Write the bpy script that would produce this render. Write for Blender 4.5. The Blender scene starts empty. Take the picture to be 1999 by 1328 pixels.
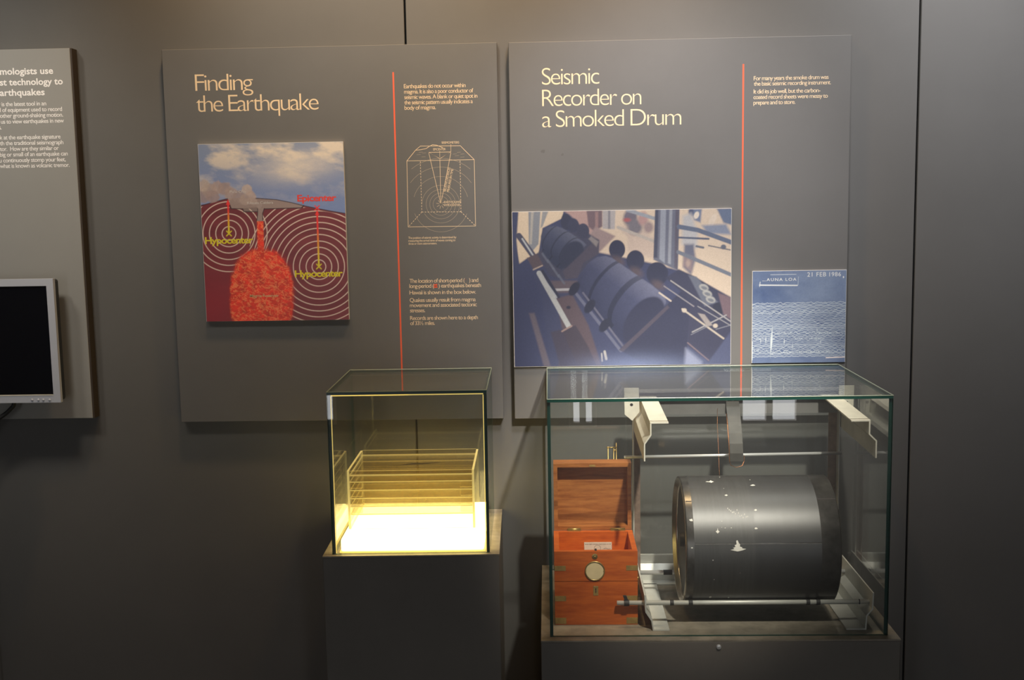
import bpy, bmesh, math, random
import numpy as np
from mathutils import Matrix, Vector

random.seed(7)
SC = bpy.context.scene
COL = SC.collection

# ------------------------------------------------------------------ camera
H = 1.55                       # eye height, the wall is the plane y = 0
FPX, YAW, PITCH, ROLL = 2215.75, -0.0328, 0.1218, -0.0174
def cam_axes():
    cy, sy, cp, sp = math.cos(YAW), math.sin(YAW), math.cos(PITCH), math.sin(PITCH)
    f = Vector((sy*cp, cy*cp, -sp)); r = Vector((cy, -sy, 0)); u = r.cross(f)
    c, s = math.cos(ROLL), math.sin(ROLL)
    return r*c + u*s, u*c - r*s, f
CR, CU, CF = cam_axes()
cam_data = bpy.data.cameras.new('camera')
cam_data.sensor_width = 36.0
cam_data.lens = 36.0*FPX/1999.0
cam_data.clip_start = 0.05
camera = bpy.data.objects.new('camera', cam_data)
COL.objects.link(camera)
camera.matrix_world = Matrix(((CR.x, CU.x, -CF.x, 0), (CR.y, CU.y, -CF.y, -2.5), (CR.z, CU.z, -CF.z, H), (0, 0, 0, 1)))
SC.camera = camera

# ------------------------------------------------------------------ world, exposure
world = bpy.data.worlds.new('world')
SC.world = world
world.use_nodes = True
world.node_tree.nodes['Background'].inputs[0].default_value = (0.55, 0.65, 0.8, 1)
world.node_tree.nodes['Background'].inputs[1].default_value = 0.3
SC.view_settings.view_transform = 'Standard'
SC.view_settings.look = 'None'
SC.view_settings.gamma = 1.0
SC.view_settings.use_curve_mapping = False
SC.view_settings.exposure = 0.0
SC.cycles.use_denoising = True
SC.cycles.max_bounces = 10
SC.cycles.transparent_max_bounces = 40
SC.cycles.glossy_bounces = 6
SC.cycles.sample_clamp_indirect = 4.0
SC.cycles.caustics_reflective = False
SC.cycles.caustics_refractive = False

WARM_SPOT_W = 27.0             # picture lights over the wall
TRACK_W = 56.0                 # ceiling lamps of the hall
WINDOW_E = 5.5                 # daylight in the rear windows

# ------------------------------------------------------------------ pixel -> place helpers (measured points on a known plane)
def at(px, py, y):
    d = CF + CR*((px-999.5)/FPX) - CU*((py-664.0)/FPX)
    t = (y+2.5)/d.y
    return Vector((d.x*t, y, H + d.z*t))

# ------------------------------------------------------------------ materials
def mat(name, color, rough=0.6, metal=0.0, spec=0.5, noise=0.0, nscale=40.0, bump=0.0, bscale=400.0, stretch=(1, 1, 1), coat=0.0):
    m = bpy.data.materials.new(name); m.use_nodes = True
    nt = m.node_tree; b = nt.nodes['Principled BSDF']
    b.inputs['Base Color'].default_value = (*color, 1)
    b.inputs['Roughness'].default_value = rough
    b.inputs['Metallic'].default_value = metal
    b.inputs['Specular IOR Level'].default_value = spec
    b.inputs['Coat Weight'].default_value = coat
    tc = None
    if noise > 0 or bump > 0:
        tc = nt.nodes.new('ShaderNodeTexCoord'); mp = nt.nodes.new('ShaderNodeMapping')
        mp.inputs['Scale'].default_value = stretch
        nt.links.new(tc.outputs['Object'], mp.inputs['Vector'])
    if noise > 0:
        n = nt.nodes.new('ShaderNodeTexNoise'); n.inputs['Scale'].default_value = nscale; n.inputs['Detail'].default_value = 6
        n.inputs['Roughness'].default_value = 0.65
        nt.links.new(mp.outputs[0], n.inputs['Vector'])
        r = nt.nodes.new('ShaderNodeMapRange'); r.inputs[1].default_value = 0.3; r.inputs[2].default_value = 0.7
        r.inputs[3].default_value = 1-noise; r.inputs[4].default_value = 1+noise
        nt.links.new(n.outputs[0], r.inputs[0])
        v = nt.nodes.new('ShaderNodeMix'); v.data_type = 'RGBA'; v.blend_type = 'MULTIPLY'; v.inputs[0].default_value = 1
        v.inputs[6].default_value = (*color, 1)
        nt.links.new(r.outputs[0], v.inputs[7]); nt.links.new(v.outputs[2], b.inputs['Base Color'])
    if bump > 0:
        n2 = nt.nodes.new('ShaderNodeTexNoise'); n2.inputs['Scale'].default_value = bscale; n2.inputs['Detail'].default_value = 3
        nt.links.new(mp.outputs[0], n2.inputs['Vector'])
        bp = nt.nodes.new('ShaderNodeBump'); bp.inputs['Strength'].default_value = bump; bp.inputs['Distance'].default_value = 0.001
        nt.links.new(n2.outputs[0], bp.inputs['Height']); nt.links.new(bp.outputs[0], b.inputs['Normal'])
    return m

def emit(name, color, strength):
    m = bpy.data.materials.new(name); m.use_nodes = True
    nt = m.node_tree; nt.nodes.clear()
    e = nt.nodes.new('ShaderNodeEmission'); e.inputs[0].default_value = (*color, 1); e.inputs[1].default_value = strength
    o = nt.nodes.new('ShaderNodeOutputMaterial'); nt.links.new(e.outputs[0], o.inputs[0])
    return m

def glass(name, tint, ior=1.5, haze=0.0, haze_col=(1, 1, 1)):
    """clear sheet: straight-through tinted transparency with mirror reflection by the Fresnel law, a haze for lid dust, pane reflections and acrylic glow"""
    m = bpy.data.materials.new(name); m.use_nodes = True
    nt = m.node_tree; nt.nodes.clear()
    t = nt.nodes.new('ShaderNodeBsdfTransparent'); t.inputs[0].default_value = (*tint, 1)
    g = nt.nodes.new('ShaderNodeBsdfGlossy'); g.inputs['Roughness'].default_value = 0.0
    f = nt.nodes.new('ShaderNodeFresnel'); f.inputs['IOR'].default_value = ior
    geo = nt.nodes.new('ShaderNodeNewGeometry')
    ir = nt.nodes.new('ShaderNodeMapRange'); ir.inputs[3].default_value = ior; ir.inputs[4].default_value = ior
    mx = nt.nodes.new('ShaderNodeMixShader'); o = nt.nodes.new('ShaderNodeOutputMaterial')
    # the Fresnel node inverts the index on back faces, which would give total reflection in a straight-through sheet
    inv = nt.nodes.new('ShaderNodeMix'); inv.data_type = 'FLOAT'
    inv.inputs[2].default_value = ior; inv.inputs[3].default_value = 1.0/ior
    nt.links.new(geo.outputs['Backfacing'], inv.inputs[0]); nt.links.new(inv.outputs[0], f.inputs['IOR'])
    nt.nodes.remove(ir)
    nt.links.new(f.outputs[0], mx.inputs[0])
    base = t.outputs[0]
    if haze > 0:
        d = nt.nodes.new('ShaderNodeBsdfDiffuse'); d.inputs[0].default_value = (*haze_col, 1)
        tl = nt.nodes.new('ShaderNodeBsdfTranslucent'); tl.inputs[0].default_value = (*haze_col, 1)
        dm = nt.nodes.new('ShaderNodeMixShader'); nt.links.new(d.outputs[0], dm.inputs[1]); nt.links.new(tl.outputs[0], dm.inputs[2])
        hm = nt.nodes.new('ShaderNodeMixShader'); hm.inputs[0].default_value = haze
        nt.links.new(t.outputs[0], hm.inputs[1]); nt.links.new(dm.outputs[0], hm.inputs[2]); base = hm.outputs[0]
    nt.links.new(base, mx.inputs[1]); nt.links.new(g.outputs[0], mx.inputs[2]); nt.links.new(mx.outputs[0], o.inputs[0])
    return m

def frosted(name, color, glow=0.0):
    """ground or polished acrylic edge that scatters light and can carry a glow of its own"""
    m = bpy.data.materials.new(name); m.use_nodes = True
    nt = m.node_tree; nt.nodes.clear()
    d = nt.nodes.new('ShaderNodeBsdfDiffuse'); d.inputs[0].default_value = (*color, 1)
    tl = nt.nodes.new('ShaderNodeBsdfTranslucent'); tl.inputs[0].default_value = (*color, 1)
    mx = nt.nodes.new('ShaderNodeMixShader'); o = nt.nodes.new('ShaderNodeOutputMaterial')
    nt.links.new(d.outputs[0], mx.inputs[1]); nt.links.new(tl.outputs[0], mx.inputs[2])
    out = mx.outputs[0]
    if glow > 0:      # painted glow: emission stands in for panel light leaving the sheet edges
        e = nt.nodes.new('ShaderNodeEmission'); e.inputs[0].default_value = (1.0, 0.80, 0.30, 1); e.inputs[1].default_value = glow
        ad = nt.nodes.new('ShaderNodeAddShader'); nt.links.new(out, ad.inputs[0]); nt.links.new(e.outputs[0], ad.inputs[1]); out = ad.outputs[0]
    nt.links.new(out, o.inputs[0])
    return m

def print_mat(name, rough=0.35):
    m = bpy.data.materials.new(name); m.use_nodes = True
    nt = m.node_tree; b = nt.nodes['Principled BSDF']
    a = nt.nodes.new('ShaderNodeAttribute'); a.attribute_name = 'ink'
    nt.links.new(a.outputs['Color'], b.inputs['Base Color']); b.inputs['Roughness'].default_value = rough
    return m

M = {}
M['wall'] = mat('wall_paint', (0.124, 0.121, 0.116), 0.62, spec=0.3, noise=0.06, nscale=3.0, bump=0.05, bscale=900)
M['seam'] = mat('seam_black', (0.012, 0.012, 0.012), 0.8, spec=0.1)
M['panel'] = mat('panel_charcoal', (0.132, 0.130, 0.127), 0.5, spec=0.35, noise=0.07, nscale=2.5, bump=0.03, bscale=1200)
M['panel_light'] = mat('panel_grey', (0.30, 0.295, 0.278), 0.5, spec=0.35, noise=0.04, nscale=3)
M['panel_edge'] = mat('panel_brown_edge', (0.045, 0.032, 0.022), 0.7)
M['cream'] = mat('cream_ink', (0.80, 0.62, 0.40), 0.6)
M['cream_dim'] = mat('cream_ink_dim', (0.42, 0.35, 0.25), 0.6)
M['white_ink'] = mat('white_ink', (0.97, 0.93, 0.90), 0.6)
M['red_ink'] = mat('red_rule', (0.80, 0.12, 0.05), 0.6)
M['dim_red'] = mat('dim_red_ink', (0.22, 0.06, 0.05), 0.6)
M['print'] = print_mat('printed_card')
M['board_edge'] = mat('board_edge_white', (0.75, 0.72, 0.68), 0.6)
M['ped'] = mat('pedestal_paint', (0.165, 0.150, 0.130), 0.65, spec=0.3, noise=0.08, nscale=4)
M['ped_top'] = mat('pedestal_top_worn', (0.25, 0.22, 0.17), 0.55, noise=0.35, nscale=22)
M['glass'] = glass('case_glass', (0.972, 0.980, 0.974), haze=0.018, haze_col=(0.9, 0.9, 0.9))  # pane haze lifts the case interior, standing in for reflected room light
M['glass_top'] = glass('case_glass_dusty', (0.955, 0.975, 0.965), haze=0.045, haze_col=(0.85, 0.87, 0.86))
M['glass_edge'] = mat('glass_edge_green', (0.004, 0.045, 0.032), 0.32, spec=0.5)
M['arris'] = mat('arris_highlight', (0.24, 0.29, 0.22), 0.35)  # pale lid arris: the bevel highlight is put into its colour
M['acrylic'] = glass('clear_acrylic', (0.97, 0.96, 0.92), ior=1.45, haze=0.045, haze_col=(1.0, 0.74, 0.22))  # yellow haze colour stands in for the glow inside the sheets
M['acrylic_edge_glow'] = frosted('acrylic_edge_glow', (0.98, 0.90, 0.50), 0.28)
M['black_ink'] = mat('black_ink', (0.02, 0.015, 0.015), 0.7)
M['alu'] = mat('dull_aluminium', (0.60, 0.60, 0.55), 0.42, metal=0.25, noise=0.12, nscale=18)
M['alu_white'] = mat('aluminium_oxidised', (0.66, 0.63, 0.54), 0.55, metal=0.15, noise=0.12, nscale=25)
M['rail'] = mat('grey_rail', (0.20, 0.195, 0.19), 0.5, metal=0.3, noise=0.15, nscale=20)
M['steel'] = mat('bright_steel', (0.62, 0.62, 0.61), 0.3, metal=0.45)
M['dark_metal'] = mat('dark_bronze', (0.045, 0.042, 0.038), 0.55, metal=0.3, noise=0.3, nscale=30)
M['rust'] = mat('rusted_upright', (0.26, 0.18, 0.14), 0.6, metal=0.3, noise=0.35, nscale=40)
M['rubber'] = mat('black_rubber', (0.02, 0.02, 0.02), 0.6)
M['brass'] = mat('aged_brass', (0.42, 0.30, 0.11), 0.38, metal=0.85, noise=0.2, nscale=60)
M['brass_dull'] = mat('dull_brass', (0.30, 0.19, 0.055), 0.5, metal=0.15, noise=0.3, nscale=60)
M['copper'] = mat('copper_wire', (0.42, 0.18, 0.08), 0.35, metal=0.9)
M['drum_metal'] = mat('drum_steel', (0.12, 0.115, 0.11), 0.28, metal=0.8, noise=0.45, nscale=22)
M['rim_metal'] = mat('drum_rim', (0.40, 0.36, 0.30), 0.25, metal=0.95, noise=0.2, nscale=40)
M['sheet'] = mat('smoked_paper', (0.018, 0.018, 0.019), 0.43, spec=1.0, noise=0.28, nscale=9, stretch=(6, 1, 1))
M['sheet_traced'] = mat('smoked_paper_traced', (0.026, 0.026, 0.026), 0.46, spec=1.0, noise=0.40, nscale=16, stretch=(14, 1, 1))
M['joint'] = mat('paper_joint', (0.22, 0.21, 0.20), 0.7, noise=0.6, nscale=120)
M['scratch'] = mat('scratched_white', (0.70, 0.68, 0.62), 0.7)
M['card'] = mat('paper_label', (0.55, 0.50, 0.40), 0.8, noise=0.1, nscale=60)
M['disc'] = mat('parchment_disc', (0.66, 0.52, 0.29), 0.6, noise=0.1, nscale=40)
M['silver'] = mat('monitor_silver', (0.58, 0.60, 0.66), 0.38, metal=0.15)
M['screen'] = mat('monitor_screen', (0.004, 0.004, 0.006), 0.22, spec=0.5)
M['plastic'] = mat('black_plastic', (0.018, 0.018, 0.018), 0.5)
M['ceiling'] = mat('ceiling_paint', (0.35, 0.34, 0.32), 0.8)
M['floor'] = mat('floor_carpet', (0.10, 0.095, 0.09), 0.9, noise=0.2, nscale=80)
M['roomwall'] = mat('room_wall', (0.16, 0.15, 0.14), 0.8, noise=0.05, nscale=4)

def wood_mat(name, a, b, scale):
    m = bpy.data.materials.new(name); m.use_nodes = True
    nt = m.node_tree; p = nt.nodes['Principled BSDF']
    tc = nt.nodes.new('ShaderNodeTexCoord'); mp = nt.nodes.new('ShaderNodeMapping'); mp.inputs['Scale'].default_value = scale
    n = nt.nodes.new('ShaderNodeTexNoise'); n.inputs['Scale'].default_value = 9; n.inputs['Detail'].default_value = 8; n.inputs['Roughness'].default_value = 0.7
    r = nt.nodes.new('ShaderNodeValToRGB')
    r.color_ramp.elements[0].position = 0.32; r.color_ramp.elements[0].color = (*a, 1)
    r.color_ramp.elements[1].position = 0.68; r.color_ramp.elements[1].color = (*b, 1)
    nt.links.new(tc.outputs['Object'], mp.inputs[0]); nt.links.new(mp.outputs[0], n.inputs['Vector'])
    nt.links.new(n.outputs[0], r.inputs[0]); nt.links.new(r.outputs[0], p.inputs['Base Color'])
    p.inputs['Roughness'].default_value = 0.35; p.inputs['Coat Weight'].default_value = 0.15
    return m
M['wood'] = wood_mat('mahogany', (0.36, 0.062, 0.008), (0.58, 0.130, 0.017), (2, 12, 14))
M['wood_lid'] = wood_mat('mahogany_lid', (0.22, 0.065, 0.015), (0.44, 0.17, 0.045), (2, 12, 18))

# ------------------------------------------------------------------ mesh helpers
def link(name, me, m, parent=None, smooth=False):
    o = bpy.data.objects.new(name, me); COL.objects.link(o)
    if m is not None and not me.materials:
        for k in (m if isinstance(m, (list, tuple)) else [m]):
            me.materials.append(k)
    if smooth:
        for p in me.polygons: p.use_smooth = True
    if parent is not None: o.parent = parent
    return o

def off(parent):
    """world offset of a part: things keep their Empty at their base, parts are written in world coordinates"""
    if parent is None: return Vector((0, 0, 0))
    return Vector(parent['_base'])

def thing(name, label, cat, loc=(0, 0, 0), rotz=0.0, group=None):
    o = bpy.data.objects.new(name, None); COL.objects.link(o)
    o.location = loc; o.rotation_euler = (0, 0, rotz); o.empty_display_size = 0.05
    o['label'] = label; o['category'] = cat; o['_base'] = tuple(loc)
    if group: o['group'] = group
    return o

def tag(o, label, cat, group=None):
    o['label'] = label; o['category'] = cat
    if group: o['group'] = group
    return o

def struct(o, label, cat):
    o['kind'] = 'structure'; o['label'] = label; o['category'] = cat
    return o

def finish(bm, name, m, parent, smooth=False, base=None):
    b = off(parent) if base is None else base
    bmesh.ops.translate(bm, verts=bm.verts, vec=-b)
    bmesh.ops.recalc_face_normals(bm, faces=bm.faces)
    me = bpy.data.meshes.new(name); bm.to_mesh(me); bm.free()
    o = link(name, me, m, parent, smooth)
    if parent is not None and '_base' not in o: o['_base'] = tuple(b)
    return o

def bm_box(bm, x0, x1, y0, y1, z0, z1):
    vs = [bm.verts.new(p) for p in ((x0, y0, z0), (x1, y0, z0), (x1, y1, z0), (x0, y1, z0), (x0, y0, z1), (x1, y0, z1), (x1, y1, z1), (x0, y1, z1))]
    for f in ((0, 3, 2, 1), (4, 5, 6, 7), (0, 1, 5, 4), (1, 2, 6, 5), (2, 3, 7, 6), (3, 0, 4, 7)):
        bm.faces.new([vs[i] for i in f])
    return vs

def box(name, x0, x1, y0, y1, z0, z1, m, parent=None, bevel=0.0, seg=2):
    bm = bmesh.new(); bm_box(bm, x0, x1, y0, y1, z0, z1)
    if bevel > 0:
        bmesh.ops.bevel(bm, geom=list(bm.edges), offset=bevel, segments=seg, affect='EDGES', profile=0.5)
    return finish(bm, name, m, parent)

def bm_prism(bm, pts, axis, a, b, shift=None):
    """polygon pts extruded along axis from a to b. axis 'y': pts are (x,z); 'x': pts are (y,z); 'z': pts are (x,y)"""
    def mk(p, t):
        if axis == 'y': return (p[0], t, p[1])
        if axis == 'x': return (t, p[0], p[1])
        return (p[0], p[1], t)
    A = [bm.verts.new(mk(p, a)) for p in pts]; B = [bm.verts.new(mk(p, b)) for p in pts]
    if shift:
        for v in B: v.co += Vector(shift)
    n = len(pts)
    bm.faces.new(A); bm.faces.new(B[::-1])
    for i in range(n): bm.faces.new((A[i], B[i], B[(i+1) % n], A[(i+1) % n]))

def prism(name, pts, axis, a, b, m, parent=None, shift=None):
    bm = bmesh.new(); bm_prism(bm, pts, axis, a, b, shift)
    return finish(bm, name, m, parent)

def thick(pts, t):
    """open polyline -> closed strip of thickness t (miter joints)"""
    P = [Vector(p) for p in pts]; L = []; Rr = []
    for i, p in enumerate(P):
        d0 = (p-P[i-1]).normalized() if i > 0 else None
        d1 = (P[i+1]-p).normalized() if i < len(P)-1 else None
        if d0 is None: d0 = d1
        if d1 is None: d1 = d0
        n0 = Vector((-d0.y, d0.x)); n1 = Vector((-d1.y, d1.x)); n = (n0+n1).normalized()
        k = t/2/max(0.35, n.dot(n0))
        L.append(p+n*k); Rr.append(p-n*k)
    return [tuple(q) for q in L + Rr[::-1]]

def bm_tube(bm, path, r, seg=10, cap=True):
    P = [Vector(p) for p in path]; rings = []
    up = Vector((0, 0, 1))
    for i, p in enumerate(P):
        d = (P[min(i+1, len(P)-1)]-P[max(i-1, 0)]).normalized()
        a = d.cross(up)
        if a.length < 1e-4: a = d.cross(Vector((1, 0, 0)))
        a.normalize(); b = d.cross(a).normalized()
        rings.append([bm.verts.new(p+(a*math.cos(2*math.pi*k/seg)+b*math.sin(2*math.pi*k/seg))*r) for k in range(seg)])
    for i in range(len(P)-1):
        for k in range(seg):
            bm.faces.new((rings[i][k], rings[i][(k+1) % seg], rings[i+1][(k+1) % seg], rings[i+1][k]))
    if cap:
        bm.faces.new(rings[0]); bm.faces.new(rings[-1][::-1])

def tube(name, path, r, m, parent=None, seg=10):
    bm = bmesh.new(); bm_tube(bm, path, r, seg)
    return finish(bm, name, m, parent, smooth=True)

def bm_lathe(bm, prof, axis, c, seg=64, close=True):
    """profile [(t, r)] turned about an axis through c; axis 'x','y','z'"""
    rings = []
    for t, r in prof:
        ring = []
        for k in range(seg):
            a = 2*math.pi*k/seg; u, w = r*math.cos(a), r*math.sin(a)
            if axis == 'x': p = (t, c[1]+u, c[2]+w)
            elif axis == 'y': p = (c[0]+u, t, c[2]+w)
            else: p = (c[0]+u, c[1]+w, t)
            ring.append(bm.verts.new(p))
        rings.append(ring)
    for i in range(len(rings)-1):
        for k in range(seg):
            bm.faces.new((rings[i][k], rings[i][(k+1) % seg], rings[i+1][(k+1) % seg], rings[i+1][k]))
    if close:
        bm.faces.new(rings[0]); bm.faces.new(rings[-1][::-1])

def lathe(name, prof, axis, c, m, parent=None, seg=64, close=True, smooth=False):
    bm = bmesh.new(); bm_lathe(bm, prof, axis, c, seg, close)
    o = finish(bm, name, m, parent)
    if smooth:
        for p in o.data.polygons:
            p.use_smooth = len(p.vertices) == 4
    return o

# ------------------------------------------------------------------ lettering
def raw_text(s, space=1.0, offset=0.0, res=3):
    cu = bpy.data.curves.new('lettering', 'FONT'); cu.body = s; cu.size = 1.0; cu.resolution_u = res
    cu.space_character = space; cu.offset = offset; cu.fill_mode = 'FRONT'
    o = bpy.data.objects.new('lettering', cu); COL.objects.link(o)
    dg = bpy.context.evaluated_depsgraph_get(); dg.update()
    me = bpy.data.meshes.new_from_object(o.evaluated_get(dg))
    n = len(me.vertices); co = np.empty(n*3); me.vertices.foreach_get('co', co); co = co.reshape(-1, 3)
    faces = [tuple(p.vertices) for p in me.polygons]
    bpy.data.objects.remove(o); bpy.data.curves.remove(cu); bpy.data.meshes.remove(me)
    return co, faces
CAP = None
def cap_height():
    global CAP
    if CAP is None:
        co, _ = raw_text('H'); CAP = co[:, 1].max()-co[:, 1].min()
    return CAP

class Text:
    """collects lines of lettering into one thin mesh lying on the plane y"""
    def __init__(self, y): self.y = y; self.V = []; self.F = []; self.n = 0
    def line(self, s, xl, xr, zb, cap, space=0.9, offset=0.0, frag=None, res=3, ang=0.0):
        co, fa = raw_text(s, space, offset, res)
        k = cap/cap_height()
        if frag is None:
            w = co[:, 0].max()-co[:, 0].min(); sx = (xr-xl)/w
            X = xl+(co[:, 0]-co[:, 0].min())*sx
        else:
            cf, _ = raw_text(frag, space, offset, res); sx = (xr-xl)/(cf[:, 0].max()-cf[:, 0].min())
            X = xr+(co[:, 0]-co[:, 0].max())*sx
        Z = zb+co[:, 1]*k
        if ang:
            c, sn = math.cos(ang), math.sin(ang); dx, dz = X-xl, Z-zb
            X, Z = xl+dx*c-dz*sn, zb+dx*sn+dz*c
        self.add(np.stack([X, np.full_like(X, self.y), Z], 1), fa)
    def px(self, s, x0, x1, yb, cap_px, **kw):
        a = at(x0, yb, self.y); b = at(x1, yb, self.y)
        self.line(s, a.x, b.x, a.z, cap_px*(2.5+self.y)/FPX, **kw)
    def add(self, co, fa):
        for f in fa: self.F.append(tuple(i+self.n for i in f))
        self.V.append(co); self.n += len(co)
    def ribbon(self, pts, w, closed=False):
        """flat stroke through (x,z) points"""
        P = [Vector((p[0], p[1])) for p in pts]; n = len(P); L = []; Rr = []
        for i, p in enumerate(P):
            a = P[(i-1) % n] if (closed or i > 0) else p
            b = P[(i+1) % n] if (closed or i < n-1) else p
            d = (b-a).normalized(); q = Vector((-d.y, d.x))*w/2
            L.append(p+q); Rr.append(p-q)
        co = np.array([[q.x, self.y, q.y] for q in L+Rr]); m = n if closed else n-1
        self.add(co, [(i, (i+1) % n, n+(i+1) % n, n+i) for i in range(m)])
    def dashed(self, a, b, w, dash, gap):
        a = Vector(a); b = Vector(b); d = (b-a); L = d.length; d = d/L; t = 0
        while t < L:
            self.ribbon([a+d*t, a+d*min(L, t+dash)], w); t += dash+gap
    def build(self, name, m, parent, thickness=0.0):
        V = np.concatenate(self.V)
        b = np.array(off(parent)); n = len(V)
        back = V.copy(); V = V.copy(); V[:, 1] -= thickness
        me = bpy.data.meshes.new(name)
        me.from_pydata((V-b).tolist(), [], self.F)
        bm = bmesh.new(); bm.from_mesh(me)
        for f in bm.faces:
            if f.normal.y > 0: f.normal_flip()
        bm.to_mesh(me); bm.free()
        return link(name, me, m, parent)

# ------------------------------------------------------------------ painted prints (flat print held in a colour attribute)
def s2l(c):
    c = np.asarray(c, float)/255.0
    return np.where(c <= 0.04045, c/12.92, ((c+0.055)/1.055)**2.4)

def vnoise(X, Y, seed=0):
    def h(i, j):
        k = (i*374761393 + j*668265263 + seed*982451653) & 0xffffffff
        k = ((k ^ (k >> 13))*1274126177) & 0xffffffff
        return ((k ^ (k >> 16)) & 0xffff)/65535.0
    xi = np.floor(X).astype(np.int64); yi = np.floor(Y).astype(np.int64); u = X-xi; v = Y-yi
    u = u*u*(3-2*u); v = v*v*(3-2*v)
    return (h(xi, yi)*(1-u)+h(xi+1, yi)*u)*(1-v)+(h(xi, yi+1)*(1-u)+h(xi+1, yi+1)*u)*v

def fbm(X, Y, seed=0, oct=5):
    s = 0; a = 0.5; t = 0
    for k in range(oct):
        s = s+a*vnoise(X*2**k, Y*2**k, seed+k*17); t += a; a *= 0.55
    return s/t

class Canvas:
    """paints in the photo's pixel frame; sampled on the vertices of a fine grid on the board"""
    def __init__(self, x0, x1, z0, z1, y, step):
        self.b = (x0, x1, z0, z1, y)
        self.nx = int(round((x1-x0)/step))+1; self.nz = int(round((z1-z0)/step))+1
        xs = np.linspace(x0, x1, self.nx); zs = np.linspace(z0, z1, self.nz)
        self.GX, self.GZ = np.meshgrid(xs, zs)
        d = np.stack([self.GX, np.full_like(self.GX, y+2.5), self.GZ-H], -1)
        dep = d@np.array(CF)
        self.X = 999.5+FPX*(d@np.array(CR))/dep; self.Y = 664.0-FPX*(d@np.array(CU))/dep
        self.C = np.zeros(self.GX.shape+(3,))
    def fill(self, c): self.C[:] = s2l(c)
    def blend(self, mask, c):
        c = s2l(c) if not isinstance(c, np.ndarray) else c
        m = np.clip(mask, 0, 1)[..., None]; self.C = self.C*(1-m)+c*m
    def poly_mask(self, pts, soft=0.8):
        X, Y = self.X, self.Y; ins = np.zeros(X.shape, bool); D = np.full(X.shape, 1e9)
        n = len(pts)
        for i in range(n):
            (x0, y0), (x1, y1) = pts[i], pts[(i+1) % n]
            if y0 != y1:
                c = ((y0 > Y) != (y1 > Y)) & (X < (x1-x0)*(Y-y0)/(y1-y0)+x0); ins ^= c
            D = np.minimum(D, self.seg(x0, y0, x1, y1))
        return np.clip(0.5+np.where(ins, D, -D)/(2*soft), 0, 1)
    def seg(self, x0, y0, x1, y1):
        dx, dy = x1-x0, y1-y0; L = dx*dx+dy*dy+1e-9
        t = np.clip(((self.X-x0)*dx+(self.Y-y0)*dy)/L, 0, 1)
        return np.hypot(self.X-x0-t*dx, self.Y-y0-t*dy)
    def poly(self, pts, c, soft=0.8, a=1.0): self.blend(self.poly_mask(pts, soft)*a, c)
    def line(self, pts, w, c, soft=0.6, a=1.0):
        D = np.full(self.X.shape, 1e9)
        for p, q in zip(pts[:-1], pts[1:]): D = np.minimum(D, self.seg(p[0], p[1], q[0], q[1]))
        self.blend(np.clip(0.5+(w/2-D)/(2*soft), 0, 1)*a, c)
    def ell(self, cx, cy, rx, ry, c, rot=0.0, soft=1.0, a=1.0):
        co, si = math.cos(rot), math.sin(rot); dx, dy = self.X-cx, self.Y-cy
        u = (dx*co+dy*si)/rx; v = (-dx*si+dy*co)/ry
        d = (1-np.sqrt(u*u+v*v))*min(rx, ry)
        self.blend(np.clip(0.5+d/(2*soft), 0, 1)*a, c)
    def build(self, name, parent, m):
        x0, x1, z0, z1, y = self.b; nx, nz = self.nx, self.nz; b = off(parent)
        V = np.stack([self.GX-b.x, np.full_like(self.GX, y-b.y), self.GZ-b.z], -1).reshape(-1, 3)
        i = np.arange(nx*nz).reshape(nz, nx)
        Q = np.stack([i[:-1, :-1], i[:-1, 1:], i[1:, 1:], i[1:, :-1]], -1).reshape(-1)
        nq = (nx-1)*(nz-1)
        me = bpy.data.meshes.new(name)
        me.vertices.add(len(V)); me.vertices.foreach_set('co', V.reshape(-1))
        me.loops.add(nq*4); me.loops.foreach_set('vertex_index', Q.astype(np.int32))
        me.polygons.add(nq); me.polygons.foreach_set('loop_start', np.arange(0, nq*4, 4, dtype=np.int32))
        me.update(calc_edges=True)
        at_ = me.color_attributes.new('ink', 'FLOAT_COLOR', 'POINT')
        rgba = np.concatenate([np.clip(self.C, 0, 1).reshape(-1, 3), np.ones((nx*nz, 1))], 1)
        at_.data.foreach_set('color', rgba.reshape(-1).astype(np.float32))
        return link(name, me, m, parent)

# ================================================================== THE ROOM
CEIL = 2.75
wall = struct(box('wall_back', -3.2, 3.2, 0.012, 0.10, 0, CEIL, M['seam']), 'dark backing of the exhibit wall, seen in the thin joints', 'wall')
wall['_base'] = (0, 0, 0)
edges = [-3.2, -2.497, -1.397, -0.3005, 0.797, 1.894, 3.2]
for a, b in zip(edges[:-1], edges[1:]):
    box('wall_board', a+0.0022, b-0.0022, 0.0, 0.012, 0.0, CEIL, M['wall'], wall, bevel=0.001, seg=1)
struct(box('floor', -3.2, 3.2, -5.5, 0.10, -0.1, 0.0, M['floor']), 'dark carpeted floor of the exhibit room', 'floor')
struct(box('ceiling', -3.2, 3.2, -5.5, 0.10, CEIL, CEIL+0.1, M['ceiling']), 'pale ceiling above the exhibit wall', 'ceiling')
struct(box('wall_left', -3.3, -3.2, -5.5, 0.10, 0, CEIL, M['roomwall']), 'plain side wall to the left of the exhibits', 'wall')
struct(box('wall_right', 3.2, 3.3, -5.5, 0.10, 0, CEIL, M['roomwall']), 'plain side wall to the right of the exhibits', 'wall')
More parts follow.
